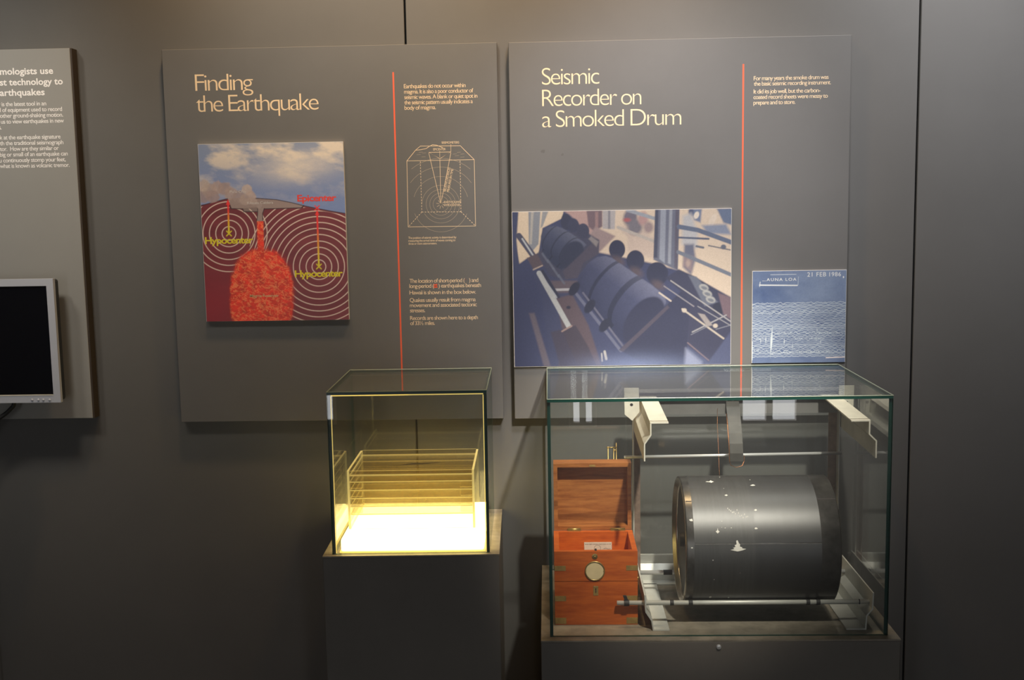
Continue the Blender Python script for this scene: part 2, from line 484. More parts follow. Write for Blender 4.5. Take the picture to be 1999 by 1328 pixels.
# rear wall (behind the viewer) with three tall daylight windows
WIN = [(-1.75, -1.25), (0.12, 0.30), (1.2, 1.6)]; WZ0, WZ1 = 0.10, 2.3
bm = bmesh.new()
bm_box(bm, -3.2, 3.2, -5.6, -5.5, 0, WZ0); bm_box(bm, -3.2, 3.2, -5.6, -5.5, WZ1, CEIL)
for a, b in ((-3.2, WIN[0][0]), (WIN[0][1], WIN[1][0]), (WIN[1][1], WIN[2][0]), (WIN[2][1], 3.2)):
    bm_box(bm, a, b, -5.6, -5.5, WZ0, WZ1)
struct(finish(bm, 'wall_rear', M['roomwall'], None), 'wall behind the viewer with three tall windows', 'wall')
M['sky'] = emit('window_daylight', (0.96, 0.97, 1.0), WINDOW_E)
for k, (a, b) in enumerate(WIN):
    w = thing('window_%d' % (k+1), 'tall daylit window behind the viewer, the %s of three' % ('left one', 'narrow middle one', 'right one')[k], 'window', ((a+b)/2, -5.55, WZ0))
    w['kind'] = 'structure'
    box('window_pane', a+0.03, b-0.03, -5.59, -5.58, WZ0+0.03, WZ1-0.03, M['sky'], w)
    bm = bmesh.new()
    for x in (a, (a+b)/2-0.02, b-0.03): bm_box(bm, x, x+(0.04 if x == (a+b)/2-0.02 else 0.03), -5.58, -5.53, WZ0, WZ1)
    for z in (WZ0, (WZ0+WZ1)/2, WZ1-0.03): bm_box(bm, a, b, -5.58, -5.535, z, z+0.03)
    finish(bm, 'window_frame', M['board_edge'], w)

# ------------------------------------------------------------------ lamps of the room (all above the frame)
def ceiling_lamp(x, y, watt, col, aim, label, size=0.05, spot=math.radians(110), blend=0.7):
    t = thing('ceiling_spotlight', label, 'lamp', (x, y, CEIL), 0, 'ceiling spotlights')
    lathe('base_plate', [(CEIL-0.02, 0.05), (CEIL-0.0005, 0.05)], 'z', (x, y, 0), M['plastic'], t, 24)
    tube('stem', [(x, y, CEIL-0.02), (x, y, CEIL-0.07)], 0.008, M['plastic'], t)
    d = (Vector(aim)-Vector((x, y, CEIL-0.12))).normalized(); p = Vector((x, y, CEIL-0.12))
    bm = bmesh.new(); bm_tube(bm, [p-d*0.06, p+d*0.06], 0.045, 24, cap=False)
    bmesh.ops.holes_fill(bm, edges=[e for e in bm.edges if e.is_boundary and all((v.co-p).dot(d) < 0 for v in e.verts)])
    finish(bm, 'can', M['plastic'], t, smooth=True)
    li = bpy.data.lights.new('lamp_light', 'SPOT'); li.energy = watt; li.color = col; li.shadow_soft_size = size
    li.spot_size = spot; li.spot_blend = blend
    o = bpy.data.objects.new('lamp_light', li); COL.objects.link(o); o.parent = t
    o.location = p+d*0.062-t.location; o.rotation_euler = d.to_track_quat('-Z', 'Y').to_euler()
    return t
WARM = (1.0, 0.66, 0.34); NEUT = (1.0, 0.92, 0.80)
for x_, lab in ((-0.62, 'black spotlight close to the wall above the volcano picture'), (0.03, 'black spotlight close to the wall above the gap between the dark panels'),
                (0.62, 'extra black spotlight above the seismogram print, added to brighten the upper wall')):  # the third lamp is an addition that brightens the upper right wall
    ceiling_lamp(x_, -0.34, WARM_SPOT_W*(1.1 if x_ < 0 else 1.7 if x_ < 0.5 else 1.1), WARM if x_ < 0.5 else (1.0, 0.95, 0.90), (x_, -0.05, 1.9), lab, spot=math.radians(95), blend=1.0)
COOL = (0.98, 0.97, 1.0)
for x_, w_, col_, aim, ang, lab in ((-1.50, 0.48, NEUT, (-1.22, 0, 1.65), 50, 'black spotlight farther out at the left, aimed at the light grey panel'),
                                    (-1.08, 0.56, NEUT, (-1.20, 0, 1.50), 44, 'black spotlight left of the volcano, aimed across at the light grey panel'),
                                    (-0.36, 0.82, NEUT, (-0.40, 0, 1.84), 50, 'black spotlight farther out, aimed at the earthquake panel'),
                                    (0.28, 1.85, COOL, (0.22, 0, 1.50), 46, 'black spotlight farther out, aimed at the smoked drum panel'),
                                    (1.08, 1.35, COOL, (1.0, 0, 1.86), 58, 'black spotlight farther out, aimed at the bare wall at the right')):
    ceiling_lamp(x_, -0.95, TRACK_W*w_, col_, aim, lab, size=0.11, spot=math.radians(ang), blend=1.0)
ceiling_lamp(0.50, -1.6, 330.0, (1.0, 0.92, 0.80), (0.28, -0.22, 1.09), 'black narrow spotlight aimed down into the large glass case', size=0.03, spot=math.radians(26), blend=0.9)

# ================================================================== EXHIBIT PANELS
def exhibit_panel(x0, x1, z0, z1, yf, m, edge, label):
    t = thing('exhibit_panel', label, 'panel', ((x0+x1)/2, 0, z0))
    box('board', x0, x1, yf, -0.0005, z0, z1, m, t, bevel=0.0008, seg=1)
    if edge:
        box('edge_strip', x1, x1+0.004, yf+0.001, -0.0005, z0, z1, M['panel_edge'], t)
    return t

Z = lambda z: z+H
# light grey panel at the left, cut by the frame
Y1 = -0.028
p1 = exhibit_panel(-1.78, -1.0235, Z(-0.4665), Z(0.3435), Y1, M['panel_light'], True, 'light grey text panel at the left edge, with the monitor mounted on it')
tx = Text(Y1-0.0002)
for s, fr, x0, x1, yb in (('Seismologists use', 'mologists use', 0, 104, 146), ('latest technology to', 'st technology to', 0, 123, 167), ('earthquakes', 'arthquakes', 0, 87.5, 187.3)):
    tx.px(s, x0, x1, yb, 12.0, frag=fr, offset=0.022, space=1.0)
tx.build('title_text', M['white_ink'], p1)
tx = Text(Y1-0.0002)
for s, x0, x1, yb in (('r is the latest tool in an', -3, 90.4, 207.6), ('l of equipment used to record', 0.5, 121.4, 219), ('other ground-shaking motion.', 0, 123.5, 230.2),
                      ('us to view earthquakes in new', 2, 125, 241.6), ('s.', -1.5, 3.3, 252.8), ('k at the earthquake signature', 0, 118.5, 272.6),
                      ('th the traditional seismograph', 0, 124, 283.8), ('tor.  How are they similar or', 0, 115, 295), ('big or small of an earthquake can', 0, 132.5, 306),
                      ('u continuously stomp your feet,', -1, 128.6, 317.3), ('what is known as volcanic tremor.', 0, 136, 328.3)):
    tx.px(s, x0, x1, yb, 8.0, offset=0.004)
tx.build('body_text', M['white_ink'], p1)

# panel about finding the earthquake
Y2 = -0.020
p2 = exhibit_panel(-0.8265, -0.103, Z(-0.4795), Z(0.337), Y2, M['panel'], False, 'charcoal panel titled Finding the Earthquake, with the volcano picture on it')
tx = Text(Y2-0.0002)
tx.px('Finding', 381.5, 494.5, 178, 32, space=0.80, res=6, offset=-0.012)
tx.px('the Earthquake', 383.5, 622.5, 219, 32, space=0.80, res=6, offset=-0.012)
tx.build('title_text', M['cream'], p2)
tx = Text(Y2-0.0002)
for s, x0, x1, yb in (('Earthquakes do not occur within', 788.5, 909, 172.5), ('magma. It is also a poor conductor of', 789, 924, 183), ('seismic waves. A blank or quiet spot in', 789.3, 932, 193.6),
                      ('the seismic pattern usually indicates a', 789.5, 923, 204), ('body of magma.', 789.8, 851, 214.4)):
    tx.px(s, x0, x1, yb, 7.8, space=0.84, offset=-0.002)
tx.build('body_text', M['cream'], p2)
tx = Text(Y2-0.0002)
for s, x0, x1, yb in (('The location of short-period (    ) and', 799.4, 933.7, 552.5), ('long-period (    ) earthquakes beneath', 799.4, 939, 562.5), ('Hawaii is shown in the box below.', 799.6, 929, 575.2),
                      ('Quakes usually result from magma', 800, 928.7, 590), ('movement and associated tectonic', 800.2, 931, 600), ('stresses.', 800.4, 830, 610),
                      ('Records are shown here to a depth', 800.7, 933, 625), ('of 33\u00bd miles.', 801, 849, 635)):
    tx.px(s, x0, x1, yb, 7.8, space=0.84, offset=-0.002)
tx.build('body_text', M['cream'], p2)
tx = Text(Y2-0.0002)
for s, x0, x1, yb in (('The position of seismic activity is determined by', 797, 891, 466.6), ('measuring the arrival time of waves coming to', 797.2, 889, 472.3), ('three or more seismometers.', 797.4, 853, 478)):
    tx.px(s, x0, x1, yb, 4.2, space=0.88)
tx.build('caption_text', M['cream'], p2)
def rule(px0, py0, py1, y, parent):
    a = at(px0, py0, y); b = at(px0, py1, y)
    box('rule_line', a.x-0.0017, a.x+0.0017, y-0.0004, y, b.z, a.z, M['red_ink'], parent)
rule(767.5, 141, 738, Y2, p2)
def pc(cx, cy, y, ox=740, oy=120, s=0.2711):
    v = at(ox+cx*s, oy+cy*s, y); return (v.x, v.z)
dg = Text(Y2-0.0002); W = 0.0011
q = lambda *a: [pc(x, y, Y2) for x, y in a]
dg.ribbon(q((200, 717), (685, 707), (695, 1185), (210, 1192)), W*1.2, closed=True)
dg.ribbon(q((200, 717), (262, 640), (297, 610), (585, 607), (617, 640), (685, 707)), W)
dg.ribbon(q((262, 640), (300, 636), (340, 627), (365, 610), (385, 600), (415, 603), (440, 614), (460, 622)), W)
dg.ribbon(q((358, 655), (517, 652), (438, 700)), W, closed=True)
for e in ((358, 660), (438, 705), (517, 657)): dg.ribbon(q((445, 1028), e), W*0.8)
dg.ribbon(q((517, 596), (517, 650)), W*0.6); dg.ribbon(q((437, 643), (437, 690)), W*0.6)
for a, b in (((297, 720), (308, 1085)), ((583, 715), (590, 1083)), ((308, 1085), (590, 1083)), ((308, 1085), (212, 1190)), ((590, 1083), (693, 1183))):
    dg.dashed(pc(*a, Y2), pc(*b, Y2), W*0.9, 0.0035, 0.0028)
for k in range(8):
    a = 2*math.pi*k/8+0.2; dg.ribbon(q((445+12*math.cos(a), 1028+12*math.sin(a)), (445+34*math.cos(a), 1028+34*math.sin(a))), W*0.5)
dg.build('block_diagram', M['cream'], p2)
dg = Text(Y2-0.00015)
for r, a0, a1 in ((56, 0, 360), (80, 0, 360), (106, 0, 360), (136, 180, 420), (136, 60, 150), (200, 195, 345), (200, 20, 160), (268, 215, 325), (330, 230, 310)):
    n = max(4, int((a1-a0)/8))
    pts = [(445+r*math.cos(math.radians(a0+(a1-a0)*k/n)), 1028+r*math.sin(math.radians(a0+(a1-a0)*k/n))) for k in range(n+1)]
    dg.ribbon(q(*pts), W*0.55)
for cx, cy in ((300, 655), (325, 660), (285, 672), (545, 668), (575, 655), (560, 680), (600, 668), (320, 688), (600, 690)):
    dg.ribbon(q((cx-14, cy), (cx+14, cy-2)), W*0.5)
dg.build('wave_arcs', M['cream_dim'], p2)
dg = Text(Y2-0.0002)
for s, x0, x1, yb in (('SEISMOMETERS', 450, 577, 593), ('EPICENTER', 390, 480, 641), ('EARTHQUAKE', 468, 592, 1021), ('HYPOCENTER', 468, 583, 1043)):
    dg = Text(Y2-0.0002); dg.px(s, 740+x0*0.2711, 740+x1*0.2711, 120+yb*0.2711, 4.2, space=0.9); dg.build('diagram_text', M['cream'], p2)
for s, x0, y0, L in (('RELATIVE DISTANCES', 480, 938, 172), ('MEASURED IN TIME', 503, 942, 166)):
    a = pc(x0, y0, Y2); dg = Text(Y2-0.0002); dg.line(s, a[0], a[0]+L*0.2711*0.00112, a[1], 4.4*0.00112, ang=math.radians(77.5)); dg.build('diagram_text', M['cream'], p2)
mk = Text(Y2-0.0002)
for x, y in ((848.5, 554.5), (852.0, 554.2), (848.7, 558.6), (852.2, 558.4), (850.4, 556.6)):
    a = at(x, y+1.9, Y2); mk.ribbon([(a.x-0.0018, a.z), (a.x+0.0018, a.z)], 0.0034)
mk.build('long_period_mark', M['red_ink'], p2)
mk = Text(Y2-0.0002); a = at(909.3, 546, Y2); mk.ribbon([(a.x-0.0009, a.z), (a.x+0.0009, a.z)], 0.0018); mk.build('short_period_mark', M['dim_red'], p2)

# panel about the smoked drum recorder
Y3 = -0.022
p3 = exhibit_panel(-0.078, 0.6475, Z(-0.480), Z(0.336), Y3, M['panel'], False, 'charcoal panel titled Seismic Recorder on a Smoked Drum')
tx = Text(Y3-0.0002)
for s, x0, x1, yb in (('Seismic', 1058, 1170, 166), ('Recorder on', 1058.5, 1252, 208), ('a Smoked Drum', 1058.5, 1330, 249)):
    tx.px(s, x0, x1, yb, 32, space=0.82, res=6, offset=-0.014)
tx.build('title_text', M['cream'], p3)
tx = Text(Y3-0.0002)
for s, x0, x1, yb in (('For many years the smoke drum was', 1471.4, 1617.5, 157), ('the basic seismic recording instrument.', 1471.5, 1622, 167.5), ('It did its job well, but the carbon-', 1471.2, 1601.5, 182.7),
                      ('coated record sheets were messy to', 1470.8, 1616, 193.6), ('prepare and to store.', 1470.8, 1552.5, 204.4)):
    tx.px(s, x0, x1, yb, 7.8, space=0.84, offset=-0.002)
tx.build('body_text', M['cream'], p3)
rule(1451.2, 125, 738, Y3, p3)
M['smudge'] = mat('panel_smudge', (0.098, 0.095, 0.090), 0.55)
for x_, y_, r_ in ((1060, 296, 4.5), (1098, 302, 3.0)):
    tx = Text(Y3-0.0001); k_ = r_*0.00113; v_ = at(x_, y_, Y3); rr_ = random.Random(int(x_))
    tx.add(np.array([[v_.x+k_*math.cos(a)*rr_.uniform(0.6, 1.2), Y3-0.0001, v_.z+k_*math.sin(a)*rr_.uniform(0.5, 1.1)] for a in np.linspace(0, 2*math.pi, 13)[:-1]]), [tuple(range(12))])
    tx.build('smudge', M['smudge'], p3)

# ------------------------------------------------------------------ volcano picture
def print_board(name, label, cat, x0, x1, z0, z1, yb, yf, edge_m):
    t = thing(name, label, cat, ((x0+x1)/2, yb, z0))
    box('backing_board', x0, x1, yf, yb-0.0003, z0, z1, edge_m, t)
    return t
vx0, vx1, vz0, vz1 = -0.755, -0.4385, Z(-0.2525), Z(0.134)
YV = -0.030
vol = print_board('volcano_picture', 'colour picture of a volcano cut open with hypocenters and red magma', 'picture', vx0, vx1, vz0, vz1, Y2, YV+0.0004, M['board_edge'])
cv = Canvas(vx0+0.0006, vx1-0.0002, vz0+0.0002, vz1-0.0006, YV, 0.00085)
X, Y = cv.X, cv.Y
# sky
t = np.clip((Y-277)/130, 0, 1)[..., None]
cv.C = s2l((128, 140, 165))*(1-t)+s2l((118, 138, 188))*t
cl = fbm((X+0.9*Y)/60, (Y-0.35*X)/28, 3); cl = np.clip((cl-0.42)*3.6, 0, 1)*np.clip(1.15-(Y-277)/115, 0, 1)
cv.blend(cl*0.95, (222, 208, 190))
cl2 = np.exp(-((X-580)/75)**2-((Y-325-0.12*(580-X))/28)**2); cv.blend(cl2*0.85*(0.5+0.5*fbm(X/14, Y/6, 8)), (232, 218, 198))
# hill line
ridge = [(384, 403), (400, 399.5), (420, 394), (444, 388), (470, 386.5), (505, 387), (540, 390), (570, 396), (592, 401.5), (619, 407), (645, 412), (676, 417)]
ry = np.interp(X, [p[0] for p in ridge], [p[1] for p in ridge])
gm = np.clip(0.5+(Y-ry)/1.2, 0, 1)
nb = fbm(X/50+Y/90, Y/16, 21)
ground = s2l((116, 44, 50))*(0.72+0.56*nb[..., None])
lr = np.exp(-((X-420)/60)**2-((Y-600)/70)**2)[..., None]; ground = ground*(1-0.7*lr)+s2l((150, 34, 46))*0.7*lr
cv.blend(gm, ground)
# caldera
cv.poly([(444, 388), (470, 386.5), (505, 387), (540, 390), (570, 396), (592, 401.5), (588, 406), (515, 407.5), (513, 413), (476, 413), (474, 407.5), (452, 407.5)], (150, 132, 128))
cv.poly([(474, 407), (512, 404), (514, 413.5), (476, 413.5)], (128, 112, 108))
# seismic rings
mag = np.abs((X-511)/62)**2.6+np.abs((Y-580)/93)**2.3+0.25*(fbm(X/6, Y/6, 77)-0.5)
magm = np.clip((1.06-mag)*6, 0, 1)
ringm = np.zeros_like(X)
dA = np.hypot(X-447, Y-456); dB = np.hypot(X-622.6, Y-520.8)
for r in (13.4, 25.8, 38.2, 50.8, 62.2, 74.5): ringm = np.maximum(ringm, np.clip(1.35-np.abs(dA-r), 0, 1)*np.where((X < 512) | (Y < 500), 1, 0))
for r in (13.4, 25, 37.8, 50, 63, 75, 86.5, 98, 109, 119.5, 130, 141): ringm = np.maximum(ringm, np.clip(1.35-np.abs(dB-r), 0, 1)*(X > 488+0.0*Y))
below = np.clip((Y-ry-2)/2, 0, 1)*(1-np.clip(0.5+(408-Y)/2, 0, 1)*((X > 448) & (X < 592)))
cv.blend(ringm*below*0.92, (228, 210, 196))
# conduit and vent
cv.poly([(503, 405), (515, 405), (512, 418), (513, 433), (501, 433), (503, 418)], (150, 132, 128))
cv.line([(503, 406), (503, 418), (501, 433)], 1.3, (40, 28, 30)); cv.line([(516, 407), (512.5, 418), (513.5, 433)], 1.3, (40, 28, 30))
n1 = fbm(X/9, Y/7, 31); vein = 1-np.abs(fbm(X/7.5+2.2*n1, Y/5+2.2*n1, 41)-0.5)*2
vein = np.clip((vein-0.84)*6, 0, 1)
lava = s2l((224, 54, 26))*(0.55+0.9*n1[..., None]); lava = lava*(1-vein[..., None]*0.75)+s2l((250, 160, 96))*vein[..., None]*0.75
halo = np.clip((1.22-mag)*4, 0, 1)*gm; cv.blend(halo*0.55, (165, 30, 26))
cv.blend(magm, lava)
cv.blend(cv.poly_mask([(501.5, 432), (514, 432), (516, 500), (503, 500)], 1.0), lava)
# outlines
cv.line([(384, 403), (400, 399.5), (420, 394), (444, 388)], 1.5, (35, 26, 30)); cv.line([(444, 388), (451.5, 407.5), (474, 408), (476, 413.5), (502, 413.5)], 1.5, (35, 26, 30))
cv.line([(516, 408), (588, 406), (593, 401.5)], 1.5, (35, 26, 30)); cv.line([(495, 387), (540, 390), (570, 396), (592, 401.5), (619, 407), (645, 412), (676, 417)], 1.4, (40, 32, 34))
# steam
for cx, cy, r, c in ((395, 382, 16, (150, 132, 132)), (408, 372, 15, (166, 148, 142)), (424, 366, 13, (172, 152, 146)), (438, 368, 14, (160, 140, 136)), (398, 362, 12, (176, 160, 152)), (450, 378, 13, (168, 148, 142)),
                     (466, 384, 13, (160, 142, 138)), (482, 371, 11, (186, 168, 158)), (490, 382, 10, (178, 158, 150)), (495, 394, 8, (172, 154, 148)), (506, 402, 6, (160, 144, 140)), (416, 384, 14, (158, 138, 136)), (478, 390, 11, (166, 148, 142))):
    n = fbm(X/7, Y/7, int(cx)); d = np.hypot(X-cx, Y-cy)/r
    cv.blend(np.clip((1.05-d+(n-0.5)*0.5)*4, 0, 1)*0.85*np.where((Y < ry+1) | (X > 446), 1, 0), s2l(c)*(0.82+0.36*n[..., None]))
# arrows
def arrow(xa, ya, xb, yb):
    L = ya-yb; s = np.clip((ya-Y)/L, 0, 1)[..., None]
    col = s2l((222, 205, 30))*(1-np.clip(s*1.8-0.2, 0, 1))+s2l((228, 48, 40))*np.clip(s*1.8-0.2, 0, 1)
    D = cv.seg(xa, ya, xb, yb+5); cv.blend(np.clip(0.5+(1.7-D), 0, 1), col)
    cv.poly([(xb-4, yb+11), (xb+4, yb+11), (xb, yb)], (228, 48, 40), 0.6)
arrow(447, 456, 445, 389); arrow(622.6, 521, 619, 409)
for cx, cy, c, s in ((447, 456, (215, 200, 30), 4.6), (622.6, 520.5, (215, 200, 30), 4.6), (619, 406, (225, 52, 44), 4.4)):
    cv.line([(cx-s, cy-s), (cx+s, cy+s)], 2.2, c); cv.line([(cx-s, cy+s), (cx+s, cy-s)], 2.2, c)
cv.C *= (0.96+0.08*np.random.RandomState(1).rand(*X.shape))[..., None]
cv.build('printed_face', vol, M['print'])
M['ink_red'] = mat('label_red', (0.72, 0.06, 0.05), 0.6); M['ink_yellow'] = mat('label_yellow', (0.70, 0.60, 0.03), 0.6)
M['ink_tan'] = mat('label_tan', (0.62, 0.45, 0.22), 0.6); M['ink_grey'] = mat('label_grey', (0.55, 0.52, 0.5), 0.6)
def label_text(items, cap, m, parent, y, **kw):
    for s, x0, x1, yb in items:
        t_ = Text(y); t_.px(s, x0, x1, yb, cap, **kw); t_.build('label_text', m, parent)
label_text([('Epicenter', 580.5, 657, 393.3)], 12.2, M['ink_red'], vol, YV-0.0002, offset=0.024)
label_text([('Hypocenter', 400.5, 494.5, 476.3), ('Hypocenter', 575.8, 669.5, 541)], 12.6, M['ink_yellow'], vol, YV-0.0002, offset=0.024)
label_text([('Magma Reservoir', 488, 545, 580.4)], 5.4, M['ink_tan'], vol, YV-0.0002, offset=0.006)
label_text([('Kilauea Caldera', 482.5, 533.5, 398.6), ("Pu'u O'o", 448.5, 479.5, 376.8)], 4.8, M['ink_grey'], vol, YV-0.0002)

# ------------------------------------------------------------------ photograph of the recorders
fx0, fx1, fz0, fz1 = -0.077, 0.397, Z(-0.3632), Z(-0.0232)
YP = -0.0265
pho = print_board('drum_photograph', 'faded bluish photograph of a row of smoked drum recorders by a window', 'photograph', fx0, fx1, fz0, fz1, Y3, YP+0.0004, M['board_edge'])
cv = Canvas(fx0+0.001, fx1-0.0006, fz0+0.001, fz1-0.0006, YP, 0.00105)
X, Y = cv.X, cv.Y
K = 0.2636
def c2(*pts): return [(980+x*K, 390+y*K) for x, y in pts]
cv.fill((48, 55, 92))
P = lambda pts, c, soft=1.2, a=1.0: cv.poly(c2(*pts), c, soft, a)
Ln = lambda pts, w, c, soft=0.8, a=1.0: cv.line(c2(*pts), w*K, c, soft, a)
El = lambda cx, cy, rx, ry, c, rot=0.0, soft=1.0, a=1.0: cv.ell(980+cx*K, 390+cy*K, rx*K, ry*K, c, rot, soft, a)
P([(110, 80), (460, 75), (440, 140), (300, 210), (270, 400), (130, 480), (100, 300)], (214, 190, 150))
P([(195, 80), (285, 80), (270, 330), (200, 410)], (126, 132, 138)); P([(215, 80), (235, 80), (220, 330), (205, 330)], (170, 165, 150)); P([(300, 80), (345, 80), (300, 200), (285, 210)], (140, 142, 140))
P([(445, 75), (760, 70), (745, 300), (650, 260), (510, 120)], (176, 138, 124), 2)
P([(625, 78), (745, 75), (745, 235), (690, 240), (640, 200)], (112, 86, 88), 1.5); P([(690, 90), (712, 90), (712, 230), (690, 230)], (150, 112, 104))
P([(745, 70), (1710, 55), (1710, 730), (1410, 570), (1300, 520), (1110, 470), (715, 390), (660, 250), (745, 200)], (210, 186, 152), 2)
P([(650, 260), (690, 200), (840, 270), (720, 390)], (150, 125, 118), 2)
P([(745, 75), (840, 75), (835, 220), (745, 215)], (166, 160, 156)); P([(785, 75), (802, 75), (802, 215), (785, 215)], (120, 118, 124))
P([(850, 200), (1000, 190), (1130, 290), (1120, 440), (930, 380), (930, 280)], (196, 172, 148), 3)
El(950, 130, 50, 65, (104, 96, 108), 0.3, 3); El(985, 200, 55, 60, (112, 106, 112), 0.2, 4); El(925, 150, 26, 14, (176, 70, 60), 0, 2); El(1045, 140, 38, 50, (178, 132, 122), 0, 3); El(1085, 205, 36, 42, (150, 126, 120), 0, 3)
Ln([(930, 78), (1140, 142)], 26, (142, 150, 158)); Ln([(860, 205), (1130, 310)], 22, (176, 166, 150))
P([(1135, 68), (1315, 66), (1302, 525), (1200, 480), (1122, 445)], (96, 100, 118), 1.2); P([(1175, 68), (1215, 68), (1205, 470), (1165, 440)], (138, 146, 160)); P([(1240, 68), (1262, 68), (1250, 480), (1228, 470)], (142, 148, 158)); P([(1135, 68), (1158, 68), (1150, 430), (1122, 430)], (60, 64, 84)); P([(1285, 68), (1312, 68), (1300, 520), (1275, 500)], (84, 78, 92))
# outside, right window
P([(1395, 68), (1480, 68), (1470, 170), (1420, 150)], (100, 116, 146), 2); P([(1590, 66), (1710, 62), (1710, 190), (1640, 170)], (86, 104, 134), 2); El(1440, 115, 18, 28, (220, 205, 180), 0.4); El(1560, 150, 22, 50, (216, 196, 168), 0.5); P([(1480, 190), (1660, 180), (1700, 260), (1520, 250)], (120, 132, 156), 3); El(1400, 90, 20, 30, (70, 80, 110), 0.0, 2)
P([(1340, 120), (1400, 100), (1450, 250), (1440, 360), (1330, 330)], (176, 176, 176), 4); P([(1350, 330), (1420, 330), (1435, 440), (1400, 560), (1340, 500)], (92, 96, 118), 3); El(1378, 470, 16, 26, (205, 182, 150), 0, 2); P([(1345, 410), (1420, 420), (1405, 540), (1340, 490)], (150, 120, 112), 3, 0.7)
Ln([(1310, 200), (1450, 225), (1705, 318)], 34, (84, 98, 124)); Ln([(1305, 280), (1530, 290)], 14, (66, 78, 104)); Ln([(1305, 388), (1710, 562)], 28, (104, 112, 126)); Ln([(1440, 345), (1490, 355)], 16, (90, 96, 110)); Ln([(1530, 340), (1690, 372)], 9, (90, 92, 100)); El(1640, 350, 20, 18, (90, 96, 110))
# left edge and the bench
P([(60, 85), (122, 85), (108, 300), (120, 480), (190, 430), (300, 760), (360, 1240), (80, 1240)], (44, 52, 92), 1.5)
P([(400, 730), (520, 700), (640, 930), (740, 1235), (420, 1235), (450, 980)], (88, 68, 70), 2); P([(360, 600), (570, 600), (540, 690), (390, 690)], (92, 76, 80), 2)
P([(200, 840), (240, 840), (360, 1235), (310, 1235)], (98, 86, 96), 2); P([(360, 980), (450, 960), (700, 1235), (430, 1235)], (58, 50, 66), 2)
Ln([(392, 668), (530, 664)], 18, (170, 170, 172)); El(492, 798, 16, 12, (30, 30, 44))
# long rod at the left
Ln([(125, 268), (235, 420)], 44, (62, 62, 84)); Ln([(150, 290), (238, 425)], 12, (176, 182, 184)); P([(185, 432), (265, 395), (310, 490), (235, 520)], (86, 68, 70)); Ln([(268, 540), (400, 720)], 20, (160, 168, 174)); Ln([(275, 545), (498, 945)], 38, (168, 172, 170)); Ln([(300, 530), (420, 720)], 20, (38, 40, 60)); P([(445, 970), (545, 930), (640, 1090), (700, 1230), (560, 1230)], (62, 50, 58)); Ln([(232, 518), (298, 488)], 10, (172, 150, 130)); Ln([(445, 975), (515, 935)], 12, (150, 120, 105))
# far drum group
P([(430, 230), (640, 250), (720, 300), (715, 400), (560, 570), (440, 590), (350, 560), (260, 400)], (58, 58, 80), 2)
El(475, 165, 40, 60, (40, 44, 66)); El(528, 190, 42, 52, (46, 50, 74)); El(600, 232, 46, 56, (50, 52, 74))
def cylinder(outline, c0, ax, R, grooves, dark, mid, lite):
    """shaded drum of the picture: colour runs across the axis, darker grooves curve round it"""
    XC, YC = (X-980)/K, (Y-390)/K; dx, dy = XC-c0[0], YC-c0[1]
    s_ = dx*ax[0]+dy*ax[1]; p_ = np.clip((dx*ax[1]-dy*ax[0])/R, -1, 1)   # p>0: upper right side
    w_ = np.sqrt(np.clip(1-p_*p_, 0, 1)); u_ = np.clip(0.5+0.5*p_, 0, 1)[..., None]
    col = np.where(u_ < 0.55, s2l(dark)*(1-u_/0.55)+s2l(mid)*(u_/0.55), s2l(mid)*(1-(u_-0.55)/0.45)+s2l(lite)*(u_-0.55)/0.45)
    col = col*(0.92+0.16*fbm(X/6, Y/6, 11, 3)[..., None])
    g_ = np.zeros_like(X); sc = s_+0.42*R*w_
    for a0, a1 in grooves: g_ = np.maximum(g_, np.clip((sc-a0)/6, 0, 1)*np.clip((a1-sc)/6, 0, 1))
    col = col*(1-0.55*g_[..., None])
    cv.blend(cv.poly_mask(c2(*outline), 1.2), col)
cylinder([(288, 270), (305, 230), (345, 200), (400, 195), (450, 212), (520, 255), (600, 310), (625, 335), (560, 400), (440, 520), (400, 500), (300, 400)], (400, 300), (0.80, 0.60), 110, ((-40, -25), (40, 56), (118, 134)), (38, 46, 72), (56, 64, 92), (84, 90, 112))
El(515, 410, 78, 112, (38, 44, 66), 0.62, 1.2)
P([(450, 530), (700, 290), (718, 300), (715, 400), (600, 470), (560, 580), (470, 590)], (72, 64, 78), 1.2); P([(640, 290), (660, 270), (715, 310), (700, 350)], (150, 140, 130), 1.5, 0.7)
for x, y in ((300, 400), (340, 450), (380, 510), (420, 560)): Ln([(x, y), (x+40, y+60)], 16, (96, 104, 122), 1, 0.7)
# discs on stalks
for x, y, rx, ry in ((852, 368, 60, 70), (988, 450, 66, 76), (1150, 548, 80, 86)):
    El(x, y, rx, ry, (36, 38, 62)); P([(x-45, y+30), (x+40, y+30), (x+20, y+110), (x-20, y+110)], (42, 42, 64))
    El(x+8, y+85, 50, 30, (96, 76, 72), 0.5, 4, 0.7)
# near drum
P([(560, 600), (640, 470), (705, 425), (765, 418), (860, 470), (1000, 570), (1215, 715), (1230, 770), (1150, 900), (905, 1075), (760, 930), (640, 780)], (54, 60, 94), 1.5)
cylinder([(560, 600), (600, 520), (650, 460), (705, 425), (765, 416), (815, 432), (900, 490), (1010, 565), (1120, 640), (1205, 712), (1215, 760), (1150, 900), (905, 1070), (860, 1020), (760, 930), (640, 780), (590, 690)], (760, 600), (0.785, 0.62), 215, ((30, 60), (215, 262)), (34, 40, 72), (56, 62, 96), (104, 108, 136))
El(1050, 900, 122, 205, (34, 36, 62), 0.62, 1.5)
